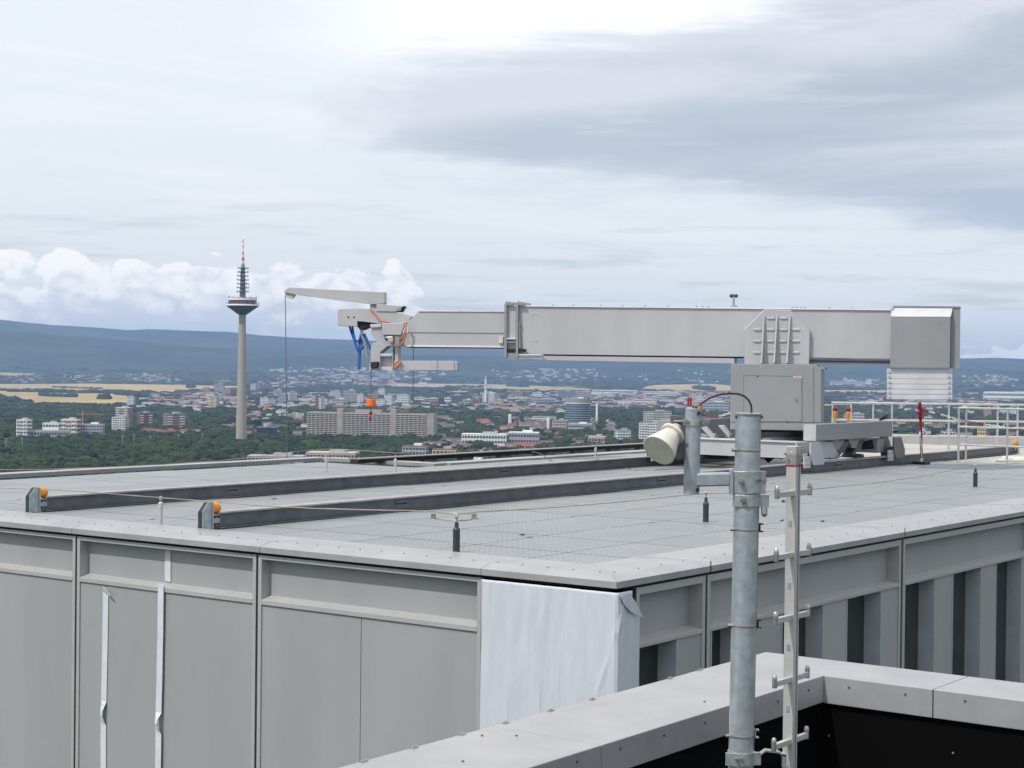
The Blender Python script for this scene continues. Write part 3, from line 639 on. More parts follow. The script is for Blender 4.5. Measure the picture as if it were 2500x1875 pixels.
def scatter(name, pts, label=None):            # pts: x y z scale_xy scale_z
    me = bpy.data.meshes.new(name); pts = np.asarray(pts, float); me.vertices.add(len(pts)); me.vertices.foreach_set('co', pts[:, :3].ravel())
    a = me.attributes.new('siz', 'FLOAT_VECTOR', 'POINT'); a.data.foreach_set('vector', np.stack([pts[:, 3], pts[:, 3], pts[:, 4]], 1).ravel())
    me.update(); me.materials.append(M_leaf)
    o = bpy.data.objects.new(name, me); COL.objects.link(o); o['kind'] = 'stuff'
    if label: o['label'] = label
    ng = bpy.data.node_groups.new(name, 'GeometryNodeTree')
    ng.interface.new_socket('Geometry', in_out='INPUT', socket_type='NodeSocketGeometry'); ng.interface.new_socket('Geometry', in_out='OUTPUT', socket_type='NodeSocketGeometry')
    N = ng.nodes; Lk = ng.links; gi = N.new('NodeGroupInput'); go = N.new('NodeGroupOutput')
    ip = N.new('GeometryNodeInstanceOnPoints'); ci = N.new('GeometryNodeCollectionInfo'); ci.inputs[0].default_value = tcol
    ci.inputs['Separate Children'].default_value = True; ci.inputs['Reset Children'].default_value = True
    ip.inputs['Pick Instance'].default_value = True
    ri = N.new('FunctionNodeRandomValue'); ri.data_type = 'INT'; ri.inputs[4].default_value = 0; ri.inputs[5].default_value = 4
    rr = N.new('FunctionNodeRandomValue'); rr.data_type = 'FLOAT_VECTOR'; rr.inputs[0].default_value = (0, 0, 0); rr.inputs[1].default_value = (0.15, 0.15, 6.28); rr.inputs[8].default_value = 3
    na_ = N.new('GeometryNodeInputNamedAttribute'); na_.data_type = 'FLOAT_VECTOR'; na_.inputs[0].default_value = 'siz'
    Lk.new(gi.outputs[0], ip.inputs['Points']); Lk.new(ci.outputs[0], ip.inputs['Instance']); Lk.new(ri.outputs[2], ip.inputs['Instance Index'])
    Lk.new(rr.outputs[0], ip.inputs['Rotation']); Lk.new(na_.outputs[0], ip.inputs['Scale']); Lk.new(ip.outputs[0], go.inputs[0])
    md = o.modifiers.new('scatter', 'NODES'); md.node_group = ng
    return o
def in_poly(x, y, poly):
    ins = np.zeros(len(x), bool); j = len(poly) - 1
    for i in range(len(poly)):
        xi, yi = poly[i]; xj, yj = poly[j]
        c_ = ((yi > y) != (yj > y)) & (x < (xj - xi) * (y - yi) / (yj - yi + 1e-9) + xi); ins ^= c_; j = i
    return ins
def vnoise(x, y, s, seed):
    r_ = np.random.default_rng(seed).random((64, 64)); u_ = x / s; v_ = y / s; i = np.floor(u_).astype(int); j = np.floor(v_).astype(int)
    fu = u_ - i; fv = v_ - j; fu = fu * fu * (3 - 2 * fu); fv = fv * fv * (3 - 2 * fv)
    g_ = lambda a, b_: r_[a % 64, b_ % 64]
    return (g_(i, j) * (1 - fu) + g_(i + 1, j) * fu) * (1 - fv) + (g_(i, j + 1) * (1 - fu) + g_(i + 1, j + 1) * fu) * fv

# houses: boxes of town fabric given by photo windows (x0,x1,y0,y1,count,size)
def town(x0, x1, y0, y1, n, pal, dz=8):
    out = []
    for _ in range(n):
        c_ = hit(random.uniform(x0, x1), random.uniform(y0, y1), dz)
        if any((c_.x - f[0]) ** 2 + (c_.y - f[1]) ** 2 < (f[2] + 5) ** 2 for f in FOOT): continue
        out.append((c_, random.choice(pal)))
    return out
towns = []
R1 = ['tile', 'slate', 'slate', 'slate', 'slate', 'slate', 'red', 'slate']
near = []
near += town(350, 520, 1049, 1061, 26, ['tile', 'tile', 'red'], 12); near += town(480, 760, 1035, 1062, 36, R1, 12)
near += town(1062, 1500, 1020, 1098, 120, R1 + ['slate'], 10); near += town(1040, 1330, 1085, 1110, 24, ['tile', 'slate'], 10)
near += town(2030, 2500, 1010, 1085, 100, R1, 10); near += town(1640, 1780, 1005, 1090, 10, R1, 10)
near += town(0, 250, 982, 992, 14, ['tile', 'slate'], 8); near += town(330, 500, 975, 995, 20, R1, 8)
near.sort(key=lambda t_: t_[0].length)
def house_geo(c_, rc, w, d, h, rh, yaw):
    a = math.radians(yaw); R_ = Vector((math.cos(a), math.sin(a), 0)); F_ = Vector((-math.sin(a), math.cos(a), 0))
    wall = MB(); wall.box(c_ + Z * h / 2, R_ * w / 2, F_ * d / 2, Z * (h / 2 + 1))
    g_ = [c_ + Z * h + R_ * sx * w / 2 for sx in (-1, 1)]
    for q in g_: wall.add([q - F_ * d / 2, q + F_ * d / 2, q + Z * rh], [(0, 1, 2)])
    roof = MB(); e = 0.6
    A = [c_ + Z * (h - .3) - R_ * (w / 2 + e) - F_ * (d / 2 + e), c_ + Z * (h - .3) + R_ * (w / 2 + e) - F_ * (d / 2 + e), c_ + Z * (h - .3) + R_ * (w / 2 + e) + F_ * (d / 2 + e), c_ + Z * (h - .3) - R_ * (w / 2 + e) + F_ * (d / 2 + e), c_ + Z * (h + rh) - R_ * (w / 2 + e), c_ + Z * (h + rh) + R_ * (w / 2 + e)]
    roof.add(A, [(0, 1, 5, 4), (2, 3, 4, 5), (0, 4, 3), (1, 2, 5), (3, 2, 1, 0)])
    return wall, roof, R_, F_
def zone(c_):
    q = 1250 + F * c_.x / c_.y
    for lim, nm in ((300, 'in the woods far left'), (480, 'below the brown apartment block'), (590, 'left of the telecom tower'), (760, 'between telecom tower and office slab'),
                    (1130, 'right of the concrete office slab'), (1250, 'by the white-banded institute'), (1390, 'left of the round office tower'), (1510, 'right of the round office tower'), (1800, 'behind the side mast'),
                    (2180, 'right of the crane base'), (2330, 'behind the red marker post'), (9999, 'behind the guard rail at the far right')):
        if q < lim: break
    return nm
for i, (c_, rc) in enumerate(near[:290]):
    long_ = random.random() < 0.25; w = random.uniform(24, 38) if long_ else random.uniform(12, 20)
    h = random.uniform(8, 13); yaw = random.choice([0, 20, 90, 110, -30]) + random.uniform(-8, 8) + (0 if not long_ else random.choice([0, 15]) - 0)
    if long_: yaw = random.uniform(-25, 25)
    wc = random.choice(['white', 'cream', 'beige', 'rose', 'white'])
    lbl = '%s %s house with %s roof, %s' % ('long' if long_ else 'small', {'rose': 'pinkish'}.get(wc, wc), {'tile': 'red tiled', 'slate': 'dark', 'red': 'crimson'}[rc], zone(c_))
    o = empty('house', (c_.x, c_.y, c_.z), lbl, 'house', lbl)
    wl, rf, R_, F_ = house_geo(c_, rc, w, random.uniform(10, 13), h, random.uniform(3.5, 5.5), yaw)
    wl.build('wall', pm(wc), o); rf.build('roof', pm(rc), o)
    g = MB(); g.box(c_ + Z * h * 0.62, R_ * w * 0.38, F_ * 6.6, Z * h * 0.10); g.build('window_band', M_cwin, o)
    FOOT.append((c_.x, c_.y, w / 2 * 0.7))
# far town fabric, too small to tell apart
far = {}
def farbox(x0, x1, y0, y1, n, wr=(12, 40), hr=(7, 16), pal=('white', 'white', 'cream', 'rose', 'grey', 'tile', 'slate', 'lilac')):
    for _ in range(int(n * (0.36 if y1 < 941 else 0.8))):
        c_ = hit(random.triangular(x0, x1), random.uniform(y0, y1), 4); k = random.choice(pal)
        far.setdefault(k, []).append((c_.x, c_.y, c_.z, random.uniform(*wr), random.uniform(8, 20), random.uniform(*hr), random.uniform(-0.4, 0.4)))
farbox(280, 450, 914, 932, 260); farbox(0, 130, 918, 936, 120); farbox(130, 300, 918, 935, 110)
farbox(620, 1120, 898, 925, 520, (14, 60)); farbox(680, 1060, 918, 940, 460, (16, 70), (8, 20)); farbox(600, 800, 925, 950, 160)
farbox(1180, 1500, 902, 935, 360, (14, 50)); farbox(1440, 1800, 905, 936, 90); farbox(1640, 1800, 960, 1000, 260, (14, 60), (8, 18))
farbox(1340, 1800, 958, 1000, 620, (14, 60), (8, 18)); farbox(330, 640, 962, 1000, 420, (12, 50)); farbox(600, 1000, 962, 998, 380, (12, 50))
farbox(1100, 1420, 958, 1010, 380, (14, 50)); farbox(2020, 2180, 925, 945, 120); farbox(2020, 2500, 960, 990, 460, (14, 60)); farbox(2340, 2500, 915, 945, 110)
farbox(1180, 1450, 975, 1012, 140); farbox(2100, 2500, 985, 1010, 110, (12, 24)); farbox(560, 760, 1000, 1035, 60, (12, 26))
farbox(780, 1250, 985, 1005, 110, (12, 30))
for k, lst in far.items():
    mb = MB()
    for (x, y, z, w, d, h, a) in lst:
        R_ = Vector((math.cos(a), math.sin(a), 0)); F_ = Vector((-math.sin(a), math.cos(a), 0)); mb.box(Vector((x, y, z + h / 2)), R_ * w / 2, F_ * d / 2, Z * h / 2)
    o = mb.build('distant_town', cmat('far_' + k, tuple(q_ * (0.72 if k in ('white', 'cream') else 0.85) for q_ in PAL[k])), None); o['kind'] = 'stuff'; o['label'] = 'distant town buildings in ' + k
# tree scatter
def trees(D0, D1, n, sxy, szz, cover, seed, azr=21):
    r_ = np.random.default_rng(seed); az = np.radians(r_.uniform(-azr, azr, n)); D = np.sqrt(r_.uniform(D0 ** 2, D1 ** 2, n))
    x = D * np.sin(az); y = D * np.cos(az); k = cover(x, y, D, px_of_az(az)) > r_.random(n)
    for poly in FIELDS: k &= ~in_poly(x, y, poly)
    for f in FOOT:
        if f[1] > D1 + 400: continue
        k &= ((x - f[0]) ** 2 + (y - f[1]) ** 2) > (f[2] + sxy[0] * .5) ** 2
    x, y = x[k], y[k]; s1 = r_.uniform(*sxy, len(x)); s2 = s1 * r_.uniform(*szz, len(x)); z = terr(x, y) + s2 * 0.55
    return np.stack([x, y, z, s1, s2], 1)
def cov_near(x, y, D, px_):
    left = np.where(px_ < 1100, 1.0, 0.62); n_ = vnoise(x, y, 90, 5)
    return np.where(D < 2650, np.where(px_ < 1180, 1.0, np.where(n_ > 0.34, 0.95, 0.3)), np.where(px_ < 480, np.where(n_ > .2, 1, .3), np.where(n_ > 0.30, 0.95, 0.3)))
def cov_mid(x, y, D, px_):
    n_ = vnoise(x, y, 260, 9) * 0.6 + vnoise(x, y, 90, 3) * 0.4
    return np.where(px_ < 480, np.where(D < 5600, 0.95, np.where(n_ > 0.5, .8, .1)), np.where(n_ > 0.40, 0.85, 0.12))
def cov_far(x, y, D, px_):
    n_ = vnoise(x, y, 700, 19) * 0.6 + vnoise(x, y, 260, 13) * 0.4
    return np.where(n_ > 0.42, 0.85, 0.1)
scatter('near_woodland', trees(1250, 3300, 15500, (7.5, 15.5), (0.72, 1.1), cov_near, 1), 'dark green woodland and park trees below the roof edge')
scatter('middle_woodland', trees(3300, 7500, 22000, (11, 21), (0.42, 0.62), cov_mid, 2), 'tree belts between the suburbs')
scatter('far_woodland', trees(7500, 14000, 15000, (28, 60), (0.10, 0.17), cov_far, 4), 'blue-green tree belts towards the hills')
# hedgerows inside the yellow fields
hp = []
for (x0, y0, x1, y1, n, s) in [(130, 947, 248, 951, 60, 12), (-40, 955, 130, 956, 90, 16), (95, 957, 160, 958, 40, 16), (25, 958, 100, 959, 36, 14), (100, 960, 380, 963, 150, 20), (105, 969, 182, 971, 40, 18), (290, 965, 335, 969, 30, 26), (253, 976, 255, 977, 3, 30), (463, 948, 467, 949, 3, 26), (1090, 946, 1180, 948, 20, 20), (1240, 944, 1290, 946, 40, 18), (1170, 958, 1240, 960, 50, 22), (1698, 950, 1735, 955, 60, 30), (2020, 965, 2300, 968, 120, 24)]:
    for i in range(n):
        t_ = random.random(); c_ = hit(x0 + (x1 - x0) * t_, y0 + (y1 - y0) * t_ + random.uniform(-.4, .4)); q = s * random.uniform(.6, 1.3)
        hp.append((c_.x, c_.y, c_.z + q * .3, q, q * random.uniform(.5, .9)))
scatter('field_hedges', hp, 'dark hedges and copses across the yellow fields')
# tree-top lamp masts at the forest edge
for k, (x, y0, y1) in enumerate([(60, 1069, 1090), (304, 1063, 1084), (331, 1061, 1078), (440, 1061, 1077), (497, 1058, 1074), (371, 1064, 1076), (21, 1070, 1092)]):
    c = hit(x, y1, 12); t_ = atD(x, y0, c.y)
    q = MB(); q.cyl((c.x, c.y - 12, c.z), (c.x, c.y - 12, t_.z), 0.55, 0.35, 6); q.box(Vector((c.x, c.y - 12, t_.z)), Vector((1.8, 0, 0)), Vector((0, .5, 0)), Z * .3)
    tag(q.build('floodlight_mast', mat('mast_grey', (0.42, 0.45, 0.46), .6), None, loc=(c.x, c.y - 12, c.z)), 'thin grey floodlight mast poking out of the forest edge', 'mast', 'floodlight masts along the forest edge')

# ------------------------------------------------------------------ main building: roof, coping, facades
main = empty('office_building', P(11.87, 7.63, 0), 'grey panelled high-rise top with grated flat roof, seen corner on', 'building')
CU0, CV0 = 11.83, 7.60
UE, VE = 40.5, 22.3
# body under everything
g = MB(); g.prism([P(12.02, 7.90, -0.30), P(UE, 7.90, -0.30), P(UE, 19.25, -0.30), P(24.0, 19.25, -0.30), P(24.0, VE, -0.30), P(12.02, VE, -0.30)], Z * -127.6)
g.build('core_wall', M_gap, main)
g = MB(); g.ub(32.75, UE, 8.5, 19.0, -0.26, -0.012); g.build('screed_deck', M_deck, main)
g = MB(); g.prism([P(12.1, 7.9, -0.29), P(32.7, 7.9, -0.29), P(32.7, 19.2, -0.29), P(23.95, 19.2, -0.29), P(23.95, VE - .05, -0.29), P(12.1, VE - .05, -0.29)], Z * 0.20); g.build('roof_slab', M_dark, main)
# grating panels
GU, GV = 1.205, 1.107
g = MB(); g.box(Vector((0, 0, -50)), U * (GU / 2 - 0.0025), V * (GV / 2 - 0.007), Z * 0.02); gsrc = g.build('grating_panel', M_grat, main, loc=(0, 0, -50)); first = True
vs0 = 8.10
for j in range(13):
    for i in range(17):
        u = 12.25 + GU * (i + 0.5); v = vs0 + GV * (j + 0.5)
        if v > 18.9 and u > 23.6: continue
        if v > 21.9: continue
        pos = P(u, v, -0.024 + 0.003 * ((i * 7 + j * 3) % 3))
        if first: gsrc.location = Vector(pos) - WLOC[main.name]; WLOC[gsrc.name] = Vector(pos); first = False
        else: inst(gsrc, main, pos)
# fixing clips on the seams
cl = MB(); cl.box(Vector((0, 0, 0)), U * 0.03, V * 0.012, Z * 0.006); clsrc = None
for k in range(90):
    u = 12.9 + GU * random.randint(0, 15) + random.choice([.25, .95]); v = vs0 + GV * random.randint(1, 11); pos = P(u, v, 0.004)
    if v > 18.5: continue
    if clsrc is None: q = MB(); q.box(pos, U * 0.035, V * 0.014, Z * 0.006); clsrc = q.build('grating_clip', M_alu, main, loc=pos)
    else: inst(clsrc, main, pos)
# coping: profile strips with joints. profile along inward direction: (d, z)
PROF = [(0.0, -0.055), (0.0, 0.0), (0.14, 0.040), (0.78, 0.022), (0.80, -0.03), (0.14, -0.05)]
def coping(side, a, b_, m=M_cop, mitre0=False, mitre1=False):
    mb = MB(); n = len(PROF); pts = []
    for t_, mi in ((a, mitre0), (b_, mitre1)):
        for (d, z) in PROF:
            tt_ = t_ + (d if mi else 0)
            pts.append(P(CU0 + d, tt_, z) if side == 'L' else P(tt_, CV0 + d, z))
    mb.add(pts, [tuple(range(n)), tuple(range(2 * n - 1, n - 1, -1))] + [(i, (i + 1) % n, n + (i + 1) % n, n + i) for i in range(n)])
    return mb.build('coping_panel', m, main)
LJ = [7.60, 9.017, 11.72, 14.52, 17.3, 20.0, 22.3]
for i in range(len(LJ) - 1): coping('L', LJ[i] + 0.002, LJ[i + 1] - 0.004, mitre0=(i == 0))
RJ = [11.83, 13.405, 17.715, 22.02, 26.33, 30.6, 35.0, 40.5]
for i in range(len(RJ) - 1):
    coping('R', RJ[i] + 0.002, RJ[i + 1] - 0.03, mitre0=(i == 0))
    if i: g = MB(); g.ub(RJ[i] - 0.03, RJ[i] + 0.0, CV0 + 0.001, CV0 + 0.30, 0.0, 0.045); g.build('joint_trim', M_alu, main)
# fastener dots along coping
q0 = None
for (side, a, b_) in (('L', 7.9, 22), ('R', 12.1, 34)):
    t_ = a
    while t_ < b_:
        pos = P(CU0 + 0.20, t_, 0.041) if side == 'L' else P(t_, CV0 + 0.20, 0.041)
        if q0 is None: g = MB(); g.cyl(pos, pos + Z * 0.005, 0.009, 0.007, 8); q0 = g.build('rivet', mat('rivet_dark', (0.12, 0.12, 0.12), .5, .4), main, loc=pos)
        else: inst(q0, main, pos)
        t_ += 0.27 if side == 'L' else 0.38
# sloping reveal under the coping (dark gap)
g = MB(); g.ub(11.90, 12.03, 7.73, VE, -0.0865, -0.05); g.ub(12.03, UE, 7.66, 7.80, -0.0865, -0.05); g.build('gap_lining', M_gap, main)
ZB = -7.2
for vj in (9.026, 11.79, 14.49, 17.215, 19.965):  # black filler added so the open gaps between lit frames read dark
    g = MB(); g.ub(11.878, 11.99, vj - 0.014, vj + 0.014, ZB, -0.088); g.build('joint_gap_filler', M_gap, main)
for uj_ in [12.175, 13.375, 17.71] + [17.74 + 4.31 * q - 0.02 for q in range(1, 5)]:  # same added filler, painting the gaps of the right facade dark
    hw_ = 0.014 if uj_ < 13 or uj_ > 18 else (0.018 if uj_ < 14 else 0.018)
    g = MB(); g.ub(uj_ - hw_, uj_ + hw_, 7.64, 7.78, ZB, -0.088); g.build('joint_gap_filler', M_gap, main)
def frame_bar(name, box, m=M_fr): g = MB(); g.ub(*box); return g.build(name, m, main, bevel=0.003)
# left facade (plane U = 11.87, panels recessed)
LB = [(9.04, 11.775), (11.805, 14.475), (14.505, 17.2), (17.23, 19.95), (19.98, 22.3)]
for (v0, v1) in LB:
    fw = 0.045
    frame_bar('frame_side', (11.87, 12.0, v0, v0 + fw, ZB, -0.085)); frame_bar('frame_side', (11.87, 12.0, v1 - fw, v1, ZB, -0.085))
    frame_bar('frame_head', (11.872, 12.0, v0 + fw, v1 - fw, -0.125, -0.087))
    g = MB(); g.ub(11.985, 12.01, v0 + fw, v1 - fw, -0.53, -0.125); g.build('upper_panel', M_pan, main)
    g = MB(); g.prism([P(11.868, v0 + fw, -0.565), P(11.868, v0 + fw, -0.520), P(11.985, v0 + fw, -0.485), P(11.985, v0 + fw, -0.565)], V * (v1 - v0 - 2 * fw)); g.build('ledge', M_fr, main, bevel=0.002)
    mid = (v0 + v1) / 2 + 0.04
    single = abs(v0 - 9.04) > 0.1
    for (a, b_) in ([(v0 + fw + .004, v1 - fw - .004)] if single else [(v0 + fw + .004, mid - 0.004), (mid + 0.004, v1 - fw - .004)]):
        g = MB(); g.ub(11.885, 11.93, a, b_, ZB, -0.572); g.build('facade_panel', M_pan, main)
# right facade (plane V = 7.63)
def rbay(u0, u1, wins):
    fw = 0.05
    frame_bar('frame_side', (u0, u0 + fw, 7.63, 7.78, ZB, -0.085)); frame_bar('frame_side', (u1 - fw, u1, 7.63, 7.78, ZB, -0.085))
    frame_bar('frame_head', (u0 + fw, u1 - fw, 7.632, 7.78, -0.15, -0.087))
    g = MB(); g.ub(u0 + fw, u1 - fw, 7.77, 7.79, -0.56, -0.15); g.build('upper_panel', M_pan, main)
    g = MB(); g.prism([P(u0 + fw, 7.628, -0.60), P(u0 + fw, 7.628, -0.565), P(u0 + fw, 7.77, -0.535), P(u0 + fw, 7.77, -0.60)], U * (u1 - u0 - 2 * fw)); g.build('ledge', M_fr, main, bevel=0.002)
    x = u0 + fw
    for (w0, w1) in wins:          # opening w0..w1 : glass in the left part, deep pale jamb at right
        if w0 - x > 0.02: g = MB(); g.ub(x, w0, 7.645, 7.75, ZB, -0.605); g.build('facade_panel', M_pan, main)
        gl = w0 + (w1 - w0) * 1.0
        g = MB(); g.ub(w0, w1, 7.83, 7.85, ZB, -0.61); g.build('window_pane', M_glass, main)
        g = MB(); g.ub(w0, w1, 7.64, 7.84, -0.606, -0.600); g.build('window_soffit', M_fr, main)
        g = MB(); g.ub(w0 + (w1 - w0) * .28, w0 + (w1 - w0) * .34, 7.80, 7.829, ZB, -0.61); g.build('window_mullion', M_postblk, main)
        g = MB(); g.ub(w1 - 0.012, w1, 7.636, 7.83, ZB, -0.606); g.build('window_jamb', mat('pale_jamb_aluminium', (0.46, 0.50, 0.53), .45, .1), main)
        g = MB(); g.ub(w0, w0 + 0.012, 7.636, 7.83, ZB, -0.606); g.build('window_jamb', MATS['pale_jamb_aluminium'], main)
        x = w1
    if u1 - fw - x > 0.02: g = MB(); g.ub(x, u1 - fw, 7.645, 7.75, ZB, -0.605); g.build('facade_panel', M_pan, main)
rbay(12.19, 13.355, [(12.24, 12.88)])
rbay(13.395, 17.68, [(13.48, 14.38 - .38), (14.86, 15.77), (16.32, 17.18)])
k = 17.74
for j in range(5):
    rbay(k, k + 4.27, [(k + 0.06, k + 0.92), (k + 1.46, k + 2.36), (k + 2.87, k + 3.78)]); k += 4.31
# foil over the corner
def foil_mesh():
    mb = MB(); nu, nz_ = 150, 110
    path = []
    for i in range(nu + 1):
        t_ = i / nu * (1.40 + 0.345)
        path.append((11.84, 9.01 - t_, (0, -1)) if t_ < 1.40 else (11.84 + (t_ - 1.40), 7.605, (1, 0)))
    for j in range(nz_ + 1):
        z = -0.09 - (2.6) * j / nz_
        for i, (u, v, _) in enumerate(path):
            s_ = i / nu; w = 0.012 * mnoise.noise(Vector((s_ * 9, z * 0.8, 3))) + 0.010 * math.sin(s_ * 70 + 2 * mnoise.noise(Vector((s_ * 5, z * 2, 0)))) * max(0, 1 - abs(z + 0.35) / .5) * 0.5 + 0.006 * mnoise.noise(Vector((s_ * 30, z * 2.5, 9)))
            dg = (s_ * 1.745 - 1.25) + (z + 0.9) * -0.32; w += 0.013 * math.exp(-(dg / 0.018) ** 2) * (0.6 + 0.4 * math.sin(z * 14)) * (1 if -1.5 < z < -0.2 else 0.3)
            for (sc, z0, z1) in ((0.33, -0.9, -2.2), (0.62, -.75, -2.0), (0.86, -.6, -1.7), (0.2, -1.1, -2.4)):
                if z1 < z < z0: w += 0.012 * math.exp(-(((s_ * 1.745 - sc - .03 * math.sin(z * 4 + sc * 9)) / 0.009) ** 2)) * abs(math.sin((z - z0) * 2.6))
            if i / nu * 1.745 < 1.40: mb.v.append(P(u - w - 0.01, v, z))
            else: mb.v.append(P(u, v - w - 0.01, z))
    n1 = nu + 1
    for j in range(nz_):
        for i in range(nu):
            s_ = (i + .5) / nu * 1.745; z = -0.09 - 2.6 * j / nz_
            if s_ > 1.62 and z > -0.30 + (s_ - 1.745) * 1.2 and z > -0.26: continue
            mb.f.append((j * n1 + i, j * n1 + i + 1, (j + 1) * n1 + i + 1, (j + 1) * n1 + i))
    return mb
fo = foil_mesh().build('corner_foil', M_foilp, None, True); sd = fo.modifiers.new('thick', 'SOLIDIFY'); sd.thickness = 0.002; sd.offset = 1
tag(fo, 'pale blue-white wrinkled protective sheet wrapped round the building corner', 'sheet')
flap = MB(); fl = [P(11.86, 7.588, -0.12), P(11.97, 7.575, -0.10), P(12.07, 7.565, -0.19), P(12.16, 7.545, -0.33), P(12.12, 7.56, -0.31), P(12.0, 7.575, -0.26), P(11.91, 7.585, -0.19)]
flap.prism(fl, V * -0.006 + Z * 0.002); tag(flap.build('foil_flap', M_foilp, None, bevel=0.002), 'torn loose flap of foil folded down at the building corner', 'foil flap')
# tape strips on the left facade
def tape(u, pts, lb, kinks=()):
    ob = MB(); N_ = 60; zs = np.linspace(pts[0], pts[1], N_); w = 0.088
    vv0 = pts[2]
    for i, z in enumerate(zs):
        v0 = vv0 + 0.008 * math.sin(z * 2.2) + 0.004 * mnoise.noise(Vector((z * 3, vv0, 0))); off_ = 0.004
        ww = w
        for kz in kinks:
            if abs(z - kz) < 0.09: off_ += 0.03 * (1 - abs(z - kz) / 0.09); ww *= 0.55 + 0.45 * abs(z - kz) / 0.09
        ob.v += [P(u - off_, v0 + ww / 2, z), P(u - off_ - 0.002 - (0.02 if off_ > .006 else 0), v0 - ww / 2, z)]
        if i: k_ = 2 * i; ob.f.append((k_ - 2, k_ - 1, k_ + 1, k_))
    o = ob.build('tape_strip', M_tape, None); sd = o.modifiers.new('thick', 'SOLIDIFY'); sd.thickness = 0.001
    return o
def vz(x, y, u=11.885):
    p = onpl(x, y, U, u); return p.dot(V), p.z
v1_, z1_ = vz(258, 1445); tz1 = tape(11.883, (z1_, -3.6, v1_), '', kinks=(vz(260, 1742)[1],)); tag(tz1, 'shorter tape strip on the facade with crumpled top end', 'tape')
g = MB(); a, b2 = vz(262, 1441); g.prism([P(11.86, a + .05, b2), P(11.83, a + .0, b2 + .045), P(11.82, a - .12, b2 - .03), P(11.83, a - .11, b2 - .055), P(11.85, a, b2 - .01)], U * 0.004); g.build('crumpled_end', M_tape, tz1)
v2_, z2_ = vz(412, 1345, 11.98); tz2 = tape(11.983, (-0.13, -0.47, vz(410, 1380, 11.985)[0]), ''); tag(tz2, 'short tape piece on the recessed upper panel above the long strip', 'tape')
v3_, z3_ = vz(396, 1470); tz3 = tape(11.862, (vz(400, 1425)[1], -3.6, vz(395, 1560)[0]), '', kinks=(vz(396, 1762)[1],)); tag(tz3, 'long tape strip running down from the ledge of the second bay', 'tape')

# neighbouring low coping notch and dark beam beyond the roof
g = MB(); g.ub(12.0, 24.1, 22.05, 22.4, -0.03, 0.03); g.build('rear_coping', M_cop, main)
g = MB(); g.ub(23.9, 24.25, 19.3, 22.05, -0.03, 0.032); g.build('rear_coping', M_cop, main)
g = MB(); g.ub(24.25, UE, 19.2, 19.6, -0.03, 0.034); g.build('rear_coping', M_cop, main)
g = MB(); g.ub(UE, UE + 0.5, 7.6, 19.6, -0.2, 0.20); g.build('end_parapet', M_cop, main)
bm_ = empty('perimeter_beam', P(20, 20.6, -0.3), 'dark brown perimeter beam on stub posts beyond the roof edge', 'beam')
pL = onpl(865, 1120, V, 20.6); pR = onpl(1570, 1086, V, 20.6); zt_ = (pL.z + pR.z) / 2
g = MB(); g.ub(pL.dot(U), pR.dot(U) + 14, 20.5, 20.7, zt_ - 0.065, zt_); g.build('beam_web', mat('dark_bronze_beam', (0.035, 0.028, 0.027), .5, .3), bm_)
g = MB(); g.ub(pL.dot(U), pR.dot(U) + 14, 20.46, 20.74, zt_ + 0.001, zt_ + 0.02); g.build('beam_cap', mat('bronze_cap', (0.20, 0.19, 0.18), .35, .5), bm_)
for x in (1040, 1132, 1225, 1315, 1404, 1491, 1562):
    p = onpl(x, 1110, V, 20.6); uu = p.dot(U); g = MB(); g.ub(uu - .14, uu + .10, 20.52, 20.66, -4.0, zt_ - 0.067); g.ub(uu + .10, uu + .24, 20.54, 20.6, -4.0, zt_ - 0.067); g.build('stub_post', mat('post_grey', (0.22, 0.21, 0.2), .5, .3), bm_)
g = MB(); g.ub(14, 45, 19.3, 21.0, -4.6, -4.0); g.build('base_ledge', M_dark, bm_)

# ------------------------------------------------------------------ crane rails
def rail(v, u0, u1, lb):
    r = empty('crane_rail', P(u0, v, 0), lb, 'rail')
    g = MB(); g.ub(u0, u1, v - 0.010, v + 0.010, 0.022, 0.168); g.build('web', M_rail, r)
    g = MB(); g.ub(u0, u1, v - 0.09, v + 0.09, 0.006, 0.021); g.build('bottom_flange', M_rail, r)
    g = MB(); g.ub(u0, u1, v - 0.09, v + 0.09, 0.168, 0.185); g.build('top_flange', M_railt, r)
    for uu in np.arange(u0 + 3.0, u1 - 2, 6.1):
        g = MB(); g.ub(uu, uu + .22, v - 0.02, v - 0.012, 0.06, 0.13); g.build('splice_plate', mat('splice_steel', (0.20, 0.21, 0.225), .5, .4), r)
        for q in range(4): g = MB(); c_ = P(uu + .035 + .05 * q, v - 0.021, 0.095); g.cyl(c_, c_ - V * 0.012, 0.012, 0.012, 8); g.build('bolt', M_blk, r)
    return r
rail(13.40, 12.84, 37.2, 'nearer crane rail, an I-beam running across the grated roof'); rail(16.45, 12.96, 37.2, 'farther crane rail, an I-beam running across the grated roof')
